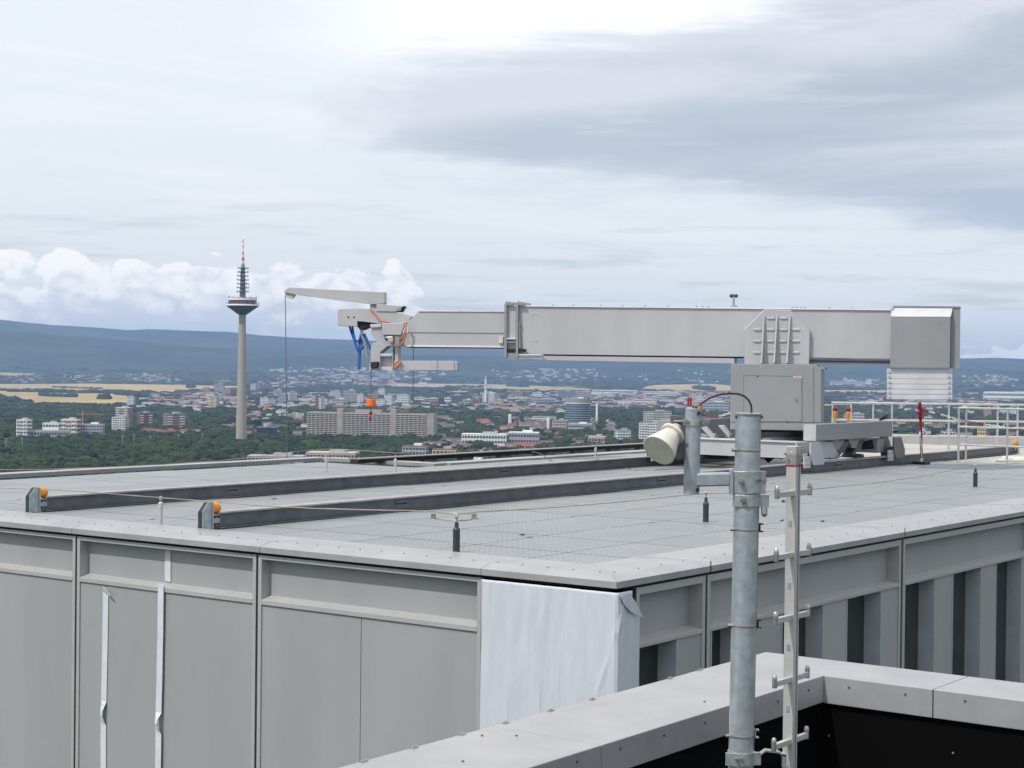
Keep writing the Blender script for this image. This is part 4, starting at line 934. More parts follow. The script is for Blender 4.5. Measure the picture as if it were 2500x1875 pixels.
def stopper(v, u, d, lb, h=0.29):
    s = empty('end_stop', P(u, v, 0), lb, 'buffer stop')
    for off_ in (-0.042, 0.030):
        g = MB(); g.prism([P(u - d * .13, v + off_, 0.0), P(u, v + off_, 0.0), P(u, v + off_, h), P(u - d * 0.05, v + off_, h), P(u - d * .13, v + off_, h * 0.68)], V * 0.010); g.build('side_plate', M_galv2, s)
    g = MB(); g.prism([P(u - d * .125, v - .032, 0), P(u - d * .125, v - .032, h * .68), P(u - d * .05, v - .032, h * .985), P(u - d * .04, v - .032, h * .985), P(u - d * .115, v - .032, h * .64), P(u - d * .115, v - .032, 0)], V * 0.062); g.build('face_plate', mat('dark_green_steel', (0.035, 0.05, 0.05), .5, .3), s)
    g = MB(); g.ub(*sorted((u, u + d * .014)), v - .055, v + .055, 0.0, h); g.build('back_plate', M_galv2, s)
    g = MB(); c_ = P(u + d * .014, v, h - 0.062); g.lathe(c_, [(0.055, 0), (0.059, 0.03), (0.059, 0.09), (0.050, 0.115), (0.02, 0.125)], 24, U * d); g.build('rubber_buffer', M_orange, s, True)
    g = MB(); g.ub(*sorted((u + d * .014, u + d * .13)), v - .03, v - .014, .03, .16); g.build('fish_plate', M_galv2, s)
    for q in (.05, .13):
        g = MB(); c_ = P(u + d * .05, v - .031, q); g.cyl(c_, c_ - V * .02, .012, .012, 8); c_ = P(u + d * .10, v - .031, q); g.cyl(c_, c_ - V * .02, .012, .012, 8); g.build('bolt', M_blk, s)
stopper(13.40, 12.76, 1, 'nearer galvanised end stop with orange rubber buffer'); stopper(16.45, 12.88, 1, 'farther galvanised end stop with orange buffer at the left edge'); stopper(13.40, 37.25, -1, 'distant end stop with orange buffer behind the guard rail')

# ------------------------------------------------------------------ facade access crane
BD = Vector((0.976, -0.216, 0)).normalized(); ND = Vector((0.216, 0.976, 0)).normalized()
CC = atD(1890, 900, 31.7); CC = Vector((CC.x, CC.y, 0)); cB = CC.dot(ND)
def bp(x, y, off_=0.0): return onpl(x, y, ND, cB + off_)
def bpoly(pts, off_=0.0): return [bp(x, y, off_) for x, y in pts]
crane = empty('roof_crane', P(28.4, 14.9, 0.2), 'grey rail-mounted facade access crane with long telescopic boom and counterweight', 'crane')
def cpart(name, pts, off_, th, m=M_paint, bevel=0.006, parent=None):
    g = MB(); g.prism(bpoly(pts, off_), ND * th); return g.build(name, m, parent or crane, bevel=bevel)
BW = 0.62
cpart('main_boom', [(1236, 748), (2178, 758), (2178, 876), (1236, 864)], -BW / 2, BW)
cpart('boom_top_plate', [(1240, 744.8), (2178, 754.6), (2178, 757.8), (1240, 747.8)], -BW / 2 - 0.03, BW + 0.06, M_white, 0.0)  # white stands in for the glint along the boom's top edge
cpart('boom_rail_upper', [(1328, 863.6), (1810, 870), (1810, 874.5), (1328, 868.2)], -BW / 2 + 0.05, BW - .1, M_gap, 0)
cpart('boom_rail_lower', [(1328, 868.4), (1793, 874.6), (1793, 887.5), (1328, 879.5)], -BW / 2 + 0.02, BW - .04, M_paint, 0.003)
cpart('boom_rail_rear', [(1976, 875), (2178, 877.5), (2178, 891), (1976, 888)], -BW / 2 + 0.04, BW - .08, M_paintd, 0.003)
cpart('boom_rail_groove', [(1976, 880), (2178, 882.6), (2178, 885), (1976, 882.4)], -BW / 2 + 0.02, .03, M_gap, 0)
# inner telescopic section
IW = 0.46
cpart('inner_boom', [(996, 820), (996, 786), (1022, 760), (1232, 761), (1232, 845), (996, 843)], -IW / 2, IW)
cpart('inner_boom_cap', [(1020, 757.6), (1232, 759.2), (1232, 761.2), (1021, 760.2)], -IW / 2 - .02, IW + .04, M_white, 0)  # top-edge glint of the inner boom, also put in as white
cpart('inner_boom_crease', [(997, 810.2), (1232, 812.2), (1232, 813.8), (997, 811.8)], -IW / 2 - .012, .02, M_paintd, 0)
cpart('inner_boom_track', [(994, 842.5), (1232, 845), (1232, 848.5), (994, 846.5)], -IW / 2 - .015, IW, M_white, 0)
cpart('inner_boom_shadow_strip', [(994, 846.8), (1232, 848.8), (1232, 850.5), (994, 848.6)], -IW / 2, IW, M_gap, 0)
# end collar
for (xa, xb, xc) in ((1231, 1238, 1252), (1259, 1266, 1281)):
    cpart('collar_flange', [(xa, 874), (xa, 744), (xa + 4, 735.5), (xa + 20, 738), (xa + 22, 745), (xa + 6, 745), (xa + 6, 874)], -BW / 2 - .09, .085, M_paintd, .004)
    cpart('collar_cap', [(xa + 1, 744), (xa + 5, 735), (xa + 21, 737.8), (xa + 23, 744.8)], -BW / 2, BW, M_paintd, .004)
cpart('collar_web', [(1236, 746), (1259, 746), (1259, 826), (1236, 826)], -BW / 2 - .02, .018, M_paint, 0)
cpart('collar_rib', [(1235, 825), (1259, 825), (1259, 828), (1235, 828)], -BW / 2 - .08, .06, M_white, 0)
cpart('collar_rib', [(1235, 834), (1259, 834), (1259, 837), (1235, 837)], -BW / 2 - .08, .06, M_paintd, 0)
cpart('collar_rib', [(1231, 873), (1330, 876), (1330, 879), (1231, 877)], -BW / 2 - .08, .3, M_paintd, 0)
cpart('collar_dark_pocket', [(1237, 852), (1284, 852), (1284, 859), (1237, 859)], -BW / 2 - .06, .03, M_gap, 0)
cpart('collar_foot', [(1238, 862), (1262, 862), (1262, 873), (1238, 873)], -BW / 2 - .05, .05, M_paintd, 0)
g = MB(); g.tube([bp(1264, 867, -BW / 2 - .06), bp(1320, 867, -BW / 2 - .06), bp(1324, 868, -BW / 2 - .06), bp(1325, 877, -BW / 2 - .06), bp(1270, 877, -BW / 2 - .06)], .018, 8); g.build('guide_tube', M_paint, crane, True)
cpart('junction_box', [(1218, 822), (1228, 822), (1228, 838), (1218, 838)], -IW / 2 - .06, .06, mat('ivory_box', (.66, .64, .52), .5), .004)
g = MB(); g.cyl(bp(1267, 791, -BW / 2 - .04), bp(1269, 850, -BW / 2 - .04), .03, .03, 10); g.cyl(bp(1267, 790, -BW / 2 - .07), bp(1267, 790, -BW / 2), .035, .035, 10); g.build('lock_strut', mat('brownish_strut', (.30, .27, .25), .5), crane, True)
for (x, y) in ((1301, 767), (1311, 767), (1300, 831), (1310, 831)):
    g = MB(); a = bp(x, y, -BW / 2 - .012); g.cyl(a, a + ND * .02, .016, .016, 10); g.build('bolt_head', M_paintw, crane, True)
for x in (1350, 1400, 1466, 1520, 1575, 1630, 1700, 1715, 1730, 1935, 1945, 1955, 1965, 2025, 2080):
    g = MB(); a = bp(x, 744.9 + (x - 1240) * .0105, 0); g.cyl(a, a + Z * .022, .02, .02, 8); g.build('top_bolt', M_paintd, crane)
# pivot plate with ribs and slots
pl = cpart('pivot_plate', [(1817.5, 889), (1818, 804), (1866, 757.5), (1931, 758.5), (1977, 806), (1975, 889)], -BW / 2 - .10, .095, M_paint, .006)
cpart('plate_edge', [(1866, 755.6), (1931, 756.8), (1931, 758.6), (1866, 757.4)], -BW / 2 - .104, .02, M_white, 0, pl)
cpart('plate_edge', [(1816.5, 804), (1865, 755.8), (1866.5, 757.4), (1818.5, 805.5)], -BW / 2 - .104, .02, M_white, 0, pl)
for (xt, xbm) in ((1865.5, 1860), (1897, 1891), (1929, 1922)):
    g = MB(); a = bp(xt, 770, -BW / 2 - .10); b2_ = bp(xbm, 887, -BW / 2 - .10); s1 = BD * .016
    g.add([a - s1, a + s1, b2_ + s1, b2_ - s1, a - s1 - ND * .03, a + s1 - ND * .03, b2_ + s1 - ND * .17, b2_ - s1 - ND * .17], [(0, 1, 2, 3), (7, 6, 5, 4), (0, 4, 5, 1), (1, 5, 6, 2), (2, 6, 7, 3), (3, 7, 4, 0)]); g.build('stiffener_rib', M_paint, pl, bevel=.003)
for r_, y in enumerate((777, 805, 833, 861)):
    for c_, x in enumerate((1850, 1882, 1913, 1944)):
        if r_ == 0 and c_ in (0, 3): continue
        x -= r_ * 0.6
        g = MB(); L_ = 10; pts = []
        for k in range(16):
            t_ = 2 * math.pi * k / 16; pts.append((x + (6.5 if math.cos(t_) > 0 else -6.5) + 4 * math.cos(t_), y + 3.6 * math.sin(t_)))
        inner = [(x + (6.5 if math.cos(2 * math.pi * k / 16) > 0 else -6.5) + 2.2 * math.cos(2 * math.pi * k / 16), y + 1.7 * math.sin(2 * math.pi * k / 16)) for k in range(16)]
        A = bpoly(pts, -BW / 2 - .102); Bq = bpoly(inner, -BW / 2 - .122)
        g.add(A + Bq, [(k, (k + 1) % 16, 16 + (k + 1) % 16, 16 + k) for k in range(16)] + [tuple(range(16, 32))])
        g.build('pressed_slot', M_paint, pl)
# wind gauge on the boom
wg = empty('wind_gauge', bp(1791, 748, 0), 'small cup anemometer standing on top of the crane boom', 'anemometer')
g = MB(); g.cyl(bp(1791, 747.5), bp(1791, 725), .028, .022, 10); g.build('stem', M_galv2, wg, True)
g = MB(); g.cyl(bp(1792, 748.5), bp(1792, 746.3), .07, .07, 12); g.build('foot', M_paintd, wg)
for (x, off_) in ((1785.5, 0), (1797, 0), (1791, .1)):
    a = bp(x, 722.5, off_); g = MB(); g.lathe(a - ND * .03, [(.012, 0), (.03, .012), (.036, .04)], 14, ND); g.build('cup', M_blk, wg, True)
g = MB(); g.cyl(bp(1784, 722.5), bp(1798, 722.5), .008, .008, 6); g.build('cross_arm', M_galv2, wg)
# machine housing
MO = -0.98
mh = cpart('machine_housing', [(1784.5, 888), (1991, 890), (1998, 896), (2005.5, 901), (2004, 1052), (1782, 1048)], MO, 1.5, M_paintd, .008)
cpart('housing_door', [(1816, 917), (1957, 920), (1957, 1029), (1816, 1028)], MO - .006, .006, M_paintd, .001, mh)
for seg in ([(1815, 916), (1958, 919), (1958, 920), (1815, 917)], [(1815, 916), (1816, 916), (1816, 1029), (1815, 1029)], [(1957.3, 919), (1958.3, 919), (1958.3, 1031), (1957.3, 1031)], [(1784, 1029.4), (2004, 1030.6), (2004, 1031.6), (1784, 1030.4)], [(1986, 893), (1986.8, 893), (1986.8, 1051), (1986, 1051)]):
    cpart('door_seam', seg, MO - .0075, .004, mat('seam_shadow_grey', (.15, .15, .155), .6), 0, mh)
cpart('sticker', [(1937, 919), (1957, 919.4), (1957, 924), (1937, 923.6)], MO - .012, .004, M_white, 0, mh)
cpart('sticker_print', [(1939, 920.4), (1955, 920.8), (1955, 922.4), (1939, 922)], MO - .015, .002, mat('red_print', (.6, .12, .12), .5), 0, mh)
for (x, y) in ((1850, 918.5), (1922, 1030)):
    g = MB(); a = bp(x, y, MO - .012); g.cyl(a, a + ND * .02, .014, .014, 10); g.build('lock', M_blk, mh)
cpart('door_handle', [(1942, 971), (1945, 971), (1944.6, 980), (1943, 980)], MO - .03, .02, M_ss, 0, mh)
cpart('side_vent', [(2000, 893), (2014, 897), (2014, 903), (2004, 901)], MO + .2, 1.0, M_paintd, 0, mh)
for x in (1789, 1857, 1920, 1982):
    g = MB(); a = bp(x, 895 + (x - 1789) * .012, MO - .006); g.cyl(a, a + ND * .01, .01, .01, 8); g.build('screw', M_paintw, mh)
g = MB(); sc_ = bp(1893, 1052, -0.2); g.lathe(Vector((sc_.x, sc_.y, sc_.z - .26)), [(.62, 0), (.62, .10), (.70, .10), (.70, .17), (.56, .17), (.56, .26)], 32); g.build('slewing_ring', M_rail, crane, True)
# counterweight end housing
cw = cpart('end_housing', [(2174, 771), (2174, 752), (2182, 749), (2182, 899), (2174, 898)], -.55, 1.0, M_paint, .004)
g = MB(); A = [(2175, 773), (2321, 773.5), (2319, 898.5), (2173, 898)]
g.prism(bpoly(A, -0.62), ND * 1.2); g.build('end_housing_body', M_paintd, crane, bevel=.006)
g = MB(); a = bpoly([(2175, 772.6), (2321, 773.1)], -0.625); c_ = bpoly([(2326, 750.5), (2180, 749.5)], -0.50); g.prism([a[0], a[1], c_[0], c_[1]], ND * .02 + Z * .0); g.build('end_housing_slope', M_paintw, crane)
cpart('end_housing_roof', [(2179, 746), (2346, 748), (2346, 751.5), (2179, 750)], -.52, 1.06, M_paintd, 0)
g = MB(); a = bpoly([(2322, 752), (2345, 751), (2343, 899), (2320, 898.6)], -.5); g.prism(a, ND * .9); g.build('end_housing_side', M_paintd, crane)
for k in range(6):
    y0 = 900.3 + k * 12.55; x0 = 2165 + k * .05; xe = 2325
    wgt = cpart('ballast_plate', [(x0, y0), (xe, y0 + .8), (xe, y0 + 12.6), (x0, y0 + 11.9)], -.56, .85, M_paintw, .006)
    for x in (x0 + 7, xe - 8):
        g = MB(); a = bp(x, y0 + 6.5, -.58); g.cyl(a, a + ND * .03, .022, .022, 10); g.build('bolt', M_alu, wgt, True)
# chassis
def upart(name, *bx, m=M_paint, bevel=.006, parent=None): g = MB(); g.ub(*bx); return g.build(name, m, parent or crane, bevel=bevel)
upart('upper_beam', 27.25, 30.5, 13.38, 13.62, .55, .84, m=M_paintd); upart('beam_end', 27.235, 27.25, 13.38, 13.62, .55, .84, m=M_paint, bevel=0)
upart('upper_beam', 27.0, 30.5, 16.2, 16.5, .55, .84, m=M_paintd)
upart('transverse_beam', 26.9, 27.25, 13.5, 16.55, .24, .52); upart('transverse_beam', 30.1, 30.4, 13.5, 16.5, .24, .52)
upart('centre_beam', 27.25, 30.1, 14.6, 15.2, .30, .50, m=M_paintd)
upart('beam_flange', 26.86, 27.3, 13.5, 16.5, .521, .535, m=M_paintw, bevel=0)
def brace(p0, p1, w, m=M_paint):
    d = (p1 - p0).normalized(); s1 = d.cross(U).normalized() * w if abs(d.dot(U)) < .9 else d.cross(V).normalized() * w
    g = MB(); t_ = U * .012 if abs(d.dot(U)) < .9 else V * .10
    g.add([p0 - s1 - t_, p0 + s1 - t_, p1 + s1 - t_, p1 - s1 - t_, p0 - s1 + t_, p0 + s1 + t_, p1 + s1 + t_, p1 - s1 + t_], [(3, 2, 1, 0), (4, 5, 6, 7), (0, 1, 5, 4), (1, 2, 6, 5), (2, 3, 7, 6), (3, 0, 4, 7)]); return g.build('brace', m, crane)
def vb(x, y, v=13.5): p = onpl(x, y, V, v); return p
g = MB(); g.prism([vb(2032, 1075), vb(2063, 1075), vb(2050, 1098), vb(2037, 1098)], V * .2); g.build('bracket', M_paintd, crane)
g = MB(); g.prism([vb(2061, 1079), vb(2078, 1076), vb(2045, 1120), vb(2028, 1121)], V * .22); g.build('diagonal_strut', mat('dark_strut_paint', (.09, .085, .085), .5), crane)
g = MB(); g.prism([vb(2072, 1073), vb(2100, 1072), vb(2090, 1094), vb(2080, 1094)], V * .2); g.build('bracket', M_paintd, crane)
g = MB(); g.prism([vb(2101, 1078), vb(2112, 1073), vb(2083, 1117), vb(2073, 1117)], V * .18); g.build('diagonal_strut', MATS['dark_strut_paint'], crane)
g = MB(); g.prism([vb(2000, 1079), vb(2032, 1079), vb(2052, 1118), vb(2010, 1118)], V * .2); g.build('gusset', M_paint, crane)
# bogies
for k, (u, v, lbp) in enumerate([(26.95, 13.4, 1), (30.45, 13.4, 1), (26.9, 16.45, 0), (30.4, 16.45, 0)]):
    bo = empty('bogie', P(u, v, .19), None, None); bo.parent = crane; bo.location = P(u, v, .19) - WLOC[crane.name]
    for sv in (-.15, .12):
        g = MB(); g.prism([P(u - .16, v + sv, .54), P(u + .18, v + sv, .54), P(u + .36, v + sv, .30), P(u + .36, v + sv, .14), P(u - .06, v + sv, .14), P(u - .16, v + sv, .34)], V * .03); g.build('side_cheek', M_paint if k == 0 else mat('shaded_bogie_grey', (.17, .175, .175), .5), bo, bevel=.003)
    for du in (-.02, .26):
        g = MB(); c_ = P(u + du, v, .275); g.cyl(c_ - V * .05, c_ + V * .05, .09, .09, 20); g.build('wheel', M_rail, bo, True)
    g = MB(); g.ub(u - .35, u - .1, v - .12, v - .1, .10, .30) ; g.build('rail_guard', M_paintw, bo)
    for q in range(4):
        for zz in (.15, .24): g = MB(); c_ = P(u - .32 + .065 * q, v - .121, zz); g.cyl(c_, c_ - V * .012, .011, .011, 8); g.build('bolt', M_galv2, bo)
# left end of the upper frame seen beside the small mast
def bq(n_, pts, off_, th, m=M_paint, bev=.004): return cpart(n_, pts, off_, th, m, bev)
bq('frame_end_box', [(1610, 1025), (1639, 1024), (1639, 1050), (1610, 1051)], 1.2, .3, M_paint)
bq('rear_beam', [(1639, 1016), (1783, 1020), (1783, 1048), (1639, 1044)], 1.25, .25, M_paintd)
bq('outrigger', [(1711, 1058), (1740, 1072), (1740, 1110), (1722, 1110), (1711, 1098)], .0, .5, M_paint)
bq('angled_plate', [(1711, 1044), (1722, 1041), (1744, 1066), (1738, 1073)], -.25, .3, M_paintw)
bq('angled_plate', [(1753, 1039), (1766, 1039), (1784, 1062), (1779, 1070)], -.1, .3, M_paintw)
bq('flange_plate', [(1740, 1060), (1745, 1060), (1745, 1110), (1740, 1110)], -.3, .4, M_paintw)
for y in (1064, 1072, 1080, 1088, 1096, 1104): bq('flange_bolt', [(1745.5, y), (1751, y), (1751, y + 3.5), (1745.5, y + 3.5)], -.28, .05, M_galv2, 0)
bq('under_truss', [(1716, 1110), (1790, 1110), (1790, 1122), (1716, 1120)], .1, .5, M_gap)
bq('under_truss', [(1790, 1112), (1960, 1114), (1950, 1121), (1890, 1120), (1875, 1131), (1865, 1120), (1790, 1120)], .1, .2, M_gap)
bq('control_box', [(1862, 1070), (1882, 1070), (1882, 1100), (1862, 1100)], -.9, .25, M_paintd)
bq('cable_tray', [(1655, 1092), (1660, 1120), (1655, 1122), (1634, 1122), (1634, 1105)], .7, .3, M_gap)
# drive and tools under the beam
bq('motor', [(2105, 1078), (2130, 1074), (2135, 1096), (2103, 1098)], .6, .3, M_gap)
g = MB(); g.tube([vb(2110, 1082, 13.8), vb(2122, 1084, 13.8), vb(2134, 1080, 13.8), vb(2142, 1074, 13.8)], .012, 6); g.build('orange_hose', M_cab, crane, True)
cpart('small_motor', [(2080, 1112), (2092, 1108), (2108, 1110), (2110, 1117), (2082, 1118)], -.2, .2, M_blk)
# ---------------- boom head
HO = -0.12
cpart('head_arm', [(825, 758), (828, 753.5), (873, 752.2), (935, 756), (1000, 770), (1005, 772), (995, 790), (940, 791), (872, 784), (872, 797), (824, 795)], HO - .1, .34)
cpart('head_dark_drive', [(868, 784), (935, 788), (930, 800), (895, 800), (880, 806), (873, 798)], HO - .05, .26, M_gap, 0)
cpart('head_ring', [(903, 792), (930, 790), (930, 799), (905, 800)], HO - .16, .3, M_paintw)
cpart('head_plate', [(932, 790), (985, 788), (987, 795), (978, 818), (932, 817)], HO - .20, .08)
cpart('head_gusset', [(905, 800), (932, 800), (932, 817), (996, 812), (996, 846), (935, 845), (920, 835), (904, 812)], HO - .12, .3, M_paint)
cpart('head_bracket', [(905, 903), (905, 845), (912, 838), (922, 836), (945, 846), (928, 860), (928, 903)], HO - .15, .28)
cpart('head_frame_rail', [(928, 863), (957, 862), (957, 869), (928, 870)], HO - .14, .2, M_paintw, 0)
cpart('head_frame_panel', [(929, 869), (957, 869), (957, 895), (929, 895)], HO, .03, M_paintw, 0)
cpart('head_frame_rail', [(927, 895), (960, 895), (960, 903), (927, 903)], HO - .14, .2, M_paintw, 0)
cpart('head_column', [(958, 846), (972, 846), (972, 903), (958, 903)], HO - .14, .2, M_paint)
cpart('head_column_web', [(960, 848), (963, 848), (963, 902), (960, 902)], HO - .15, .02, M_seam, 0)
cpart('lower_arm', [(962, 881), (1110, 881), (1116, 884), (1116, 905), (962, 903.5)], HO - .2, .14)
for y in (883, 890, 896, 902.5):
    for x in (1067.5, 1109):
        g = MB(); a = bp(x, y, HO - .212); g.cyl(a, a + ND * .02, .009, .009, 8); g.build('bolt_hole', M_blk, crane)
for (x, y) in ((850, 774), (864, 774)):
    g = MB(); a = bp(x, y, HO - .11); g.cyl(a, a + ND * .02, .016, .016, 10); g.build('bolt', M_blk, crane)
cpart('winch_motor', [(904, 884), (921, 883), (921, 894), (916, 898), (904, 896)], HO - .28, .14, M_blk)
cpart('winch_housing', [(902, 886), (906, 886), (906, 903), (902, 903)], HO - .26, .14, M_paintw)
cpart('camera_bracket', [(941, 823), (958, 821), (960, 830), (958, 835), (947, 834)], HO - .3, .12, M_alu)
cpart('camera_lens', [(940, 825), (946, 825), (946, 831), (940, 831)], HO - .31, .1, M_blk, 0)
cpart('terminal_box', [(964, 822), (975, 822), (975, 842), (964, 842)], HO - .28, .1, M_paintd)
# jib above
cpart('jib_arm', [(694, 714), (694, 709), (706, 701), (938, 713), (938, 741), (905, 743), (722, 719.5)], HO - .06, .18)
g = MB(); a = bp(708, 717, HO - .02); g.cyl(a, a + ND * .06, 13.2 / F * 32.7, 13.2 / F * 32.7, 28); g.build('pulley', mat('white_pulley', (.62, .56, .52), .5), crane, True)
cpart('jib_pivot', [(905, 743), (940, 738), (940, 744), (918, 752), (902, 746)], HO - .02, .12, M_paintd)
cpart('jib_post', [(903, 744), (920, 744), (920, 757), (903, 757)], HO, .1, M_paintw)
cpart('jib_tail', [(919, 742), (986, 747), (966, 761), (919, 760)], HO - .12, .2)
cpart('jib_tail_end', [(980, 748), (988, 747.5), (979, 762), (965, 761)], HO - .10, .16, M_gap, 0)
g = MB(); a = bp(975, 754.5, HO - .13); g.cyl(a, a + ND * .03, .035, .035, 14); g.build('lamp', M_paintd, crane, True)
g = MB(); g.tube([bp(903, 754, HO - .14), bp(912, 760, HO - .15), bp(918, 772, HO - .16), bp(927, 783, HO - .17), bp(945, 786, HO - .17), bp(958, 789, HO - .17)], .014, 8); g.build('orange_hose', M_cab, crane, True)
g = MB(); g.tube([bp(987, 788, HO - .25), bp(993, 792, HO - .26), bp(990, 815, HO - .27), bp(986, 835, HO - .28), bp(972, 846, HO - .3), bp(963, 842, HO - .3)], .015, 8); g.tube([bp(986, 789, HO - .25), bp(991, 800, HO - .26), bp(985, 820, HO - .28), bp(974, 829, HO - .3)], .011, 8); g.build('orange_hose', M_cab, crane, True)
g = MB(); g.tube([bp(958, 901, HO - .24), bp(966, 886, HO - .25), bp(976, 879, HO - .25), bp(979, 884, HO - .25), bp(970, 894, HO - .25), bp(961, 901, HO - .25)], .014, 8); g.build('orange_hose', M_cab, crane, True)
# blue sling bundle
sg = empty('sling_bundle', bp(880, 806, HO), 'blue lifting slings and grey hook hanging under the crane head', 'sling')
for pts in ([(853, 795), (858, 812), (866, 834), (871, 850), (876, 860)], [(860, 796), (863, 815), (868, 832), (876, 832), (880, 822), (884, 815)], [(881, 815), (878, 835), (877, 860), (875, 900)], [(886, 816), (883, 835), (879, 858), (877, 902)], [(889, 814), (896, 830), (902, 845), (905, 853)], [(880, 842), (884, 852), (888, 846)]):
    g = MB(); g.tube([bp(x, y, HO + random.uniform(-.04, .04)) for x, y in pts], .023, 6); g.build('strap', M_blue, sg, True)
g = MB(); g.tube([bp(883, 804, HO), bp(883, 818, HO)], .03, 8); g.tube([bp(884, 818, HO), bp(893, 840, HO), bp(896, 862, HO), bp(898, 870, HO)], .035, 6); g.build('hook', M_galv2, sg, True)
# cables
def cable(x0, y0, x1, y1, off_, r, lb, m=M_wire): 
    g = MB(); g.tube([bp(x0, y0, off_), bp(x1, y1, off_)], r, 6); tag(g.build('hanging_cable', m, None, True), lb, 'cable')
M_rope = mat('steel_rope', (0.17, 0.18, 0.18), 0.5, 0.3)
cable(696.5, 716, 701, 1133, HO, .009, 'long thin steel rope hanging from the tip pulley of the jib', M_rope)
cable(905.5, 903, 905.3, 1008, HO - .15, .010, 'steel rope running down from the crane head through the orange weight', M_rope)
cable(1009, 849, 1008.5, 1010, 0, .008, 'thin steel rope hanging from the inner boom right of the head', M_rope)
ow = empty('hook_weight', bp(906, 974, HO - .15), 'bright orange cylindrical weight hanging on the crane rope', 'weight')
g = MB(); a = bp(905.7, 992, HO - .15); b2_ = bp(905.7, 974.5, HO - .15); g.cyl(a, b2_, 12 / F * 32.8, 12 / F * 32.8, 28); g.build('drum', M_orw, ow, True, bevel=.006)
g = MB(); g.tube([bp(905.3, 1005, HO - .15), bp(904.5, 1014, HO - .15)], .03, 8); g.tube([bp(904, 1016, HO - .15), bp(903, 1028, HO - .15)], .022, 8); g.build('hook', M_red, ow, True)
# beacons
for (x, dy, lb) in ((2039, 0, 'left amber warning beacon with red top behind the crane base'), (2071, 1, 'right amber warning beacon partly behind a railing post')):
    bc = empty('warning_beacon', atD(x, 1028, 36.0), lb, 'beacon'); s_ = 36.0 / F
    cx_ = atD(x, 1024 + dy, 36); top = atD(x, 995 + dy, 36); midp = atD(x, 1006 + dy, 36)
    g = MB(); g.lathe(cx_, [(3.4 * s_, 0), (4 * s_, 6 * s_), (5.2 * s_, 10 * s_), (5.6 * s_, (cx_ - midp).length)], 18); g.build('amber_lens', M_yel, bc, True)
    g = MB(); g.lathe(midp, [(6 * s_, 0), (6 * s_, 1.2 * s_)], 18); g.build('collar', M_white, bc, True)
    g = MB(); g.lathe(midp + Z * 1.2 * s_, [(6 * s_, 0), (6 * s_, 8.4 * s_), (5 * s_, 9.6 * s_)], 18); g.build('red_cap', M_red, bc, True)
    g = MB(); g.cyl(Vector((cx_.x, cx_.y, 0.0)), cx_, 2.6 * s_, 2.6 * s_, 10); g.build('stand', M_galv2, bc)
bag = MB(); p0 = onpl(2155, 1024, V, 13.5); 
for (dx, dz_, r_) in ((0, .04, .05), (.09, .06, .06), (-.10, .02, .035), (.16, .09, .035)):
    bag.add([p0 + U * dx + Z * (dz_ - .02) + Vector((x.x, x.y, x.z * .7)) * r_ for x in I1[0]], I1[1])
tag(bag.build('tool_bag', M_blk, None, True, loc=p0), 'small dark tool bag lying on the crane beam', 'bag')

# ------------------------------------------------------------------ guard rails at the right
def railing_part(r, name, pts, rad_, m=M_alu): g = MB(); g.tube(pts, rad_, 10); return g.build(name, m, r, True)
gr = empty('guard_rail', P(32.7, 12.9, 0), 'nearer aluminium guard rail with three pipes at the deck edge', 'railing')
u_ = 32.75
for zz in (1.08, .70, .34): railing_part(gr, 'rail_pipe', [P(u_, 12.95, zz), P(u_, 7.9, zz)], .021); railing_part(gr, 'return_pipe', [P(u_, 12.95, zz), P(u_ + .45, 12.95 + .02, zz + .002)], .021)
for v_ in (12.95, 11.95, 10.9, 9.8, 8.7): railing_part(gr, 'post', [P(u_ + .001, v_, 0), P(u_ + .001, v_, 1.07)], .022)
railing_part(gr, 'post', [P(u_ + .451, 12.97, 0), P(u_ + .451, 12.97, 1.08)], .020)
DR = 39.5
fr_ = empty('guard_rail', atD(2250, 1100, DR), 'farther pale guard rail spanning behind the crane base', 'railing')
def rr(x, y): return atD(x, y, DR)
for (ya, yb, xa) in ((983, 990, 2030), (1025, 1031, 2030), (1064, 1069, 2178)):
    railing_part(fr_, 'rail_pipe', [rr(xa, ya), rr(2620, yb)], .026)
for x in (2033, 2078, 2132, 2178, 2317, 2436, 2485, 2560):
    y0 = 984 + (x - 2030) * .013; p_ = rr(x, y0); railing_part(fr_, 'post', [p_, Vector((p_.x, p_.y, 0.0))], .024)
# pipes lying on the deck
for (x0, y0, x1, y1, lb) in ((2427, 1124, 2520, 1123, 'loose white pipe lying on the pale deck by the guard rail'), (2446, 1118, 2540, 1119, 'second white pipe lying behind the first on the pale deck')):
    a = onz(x0, y0, .03); c_ = onz(x1, y1, .03); g = MB(); g.cyl(a, c_, .03, .03, 12); tag(g.build('loose_pipe', M_white, None, True, loc=a), lb, 'pipe')
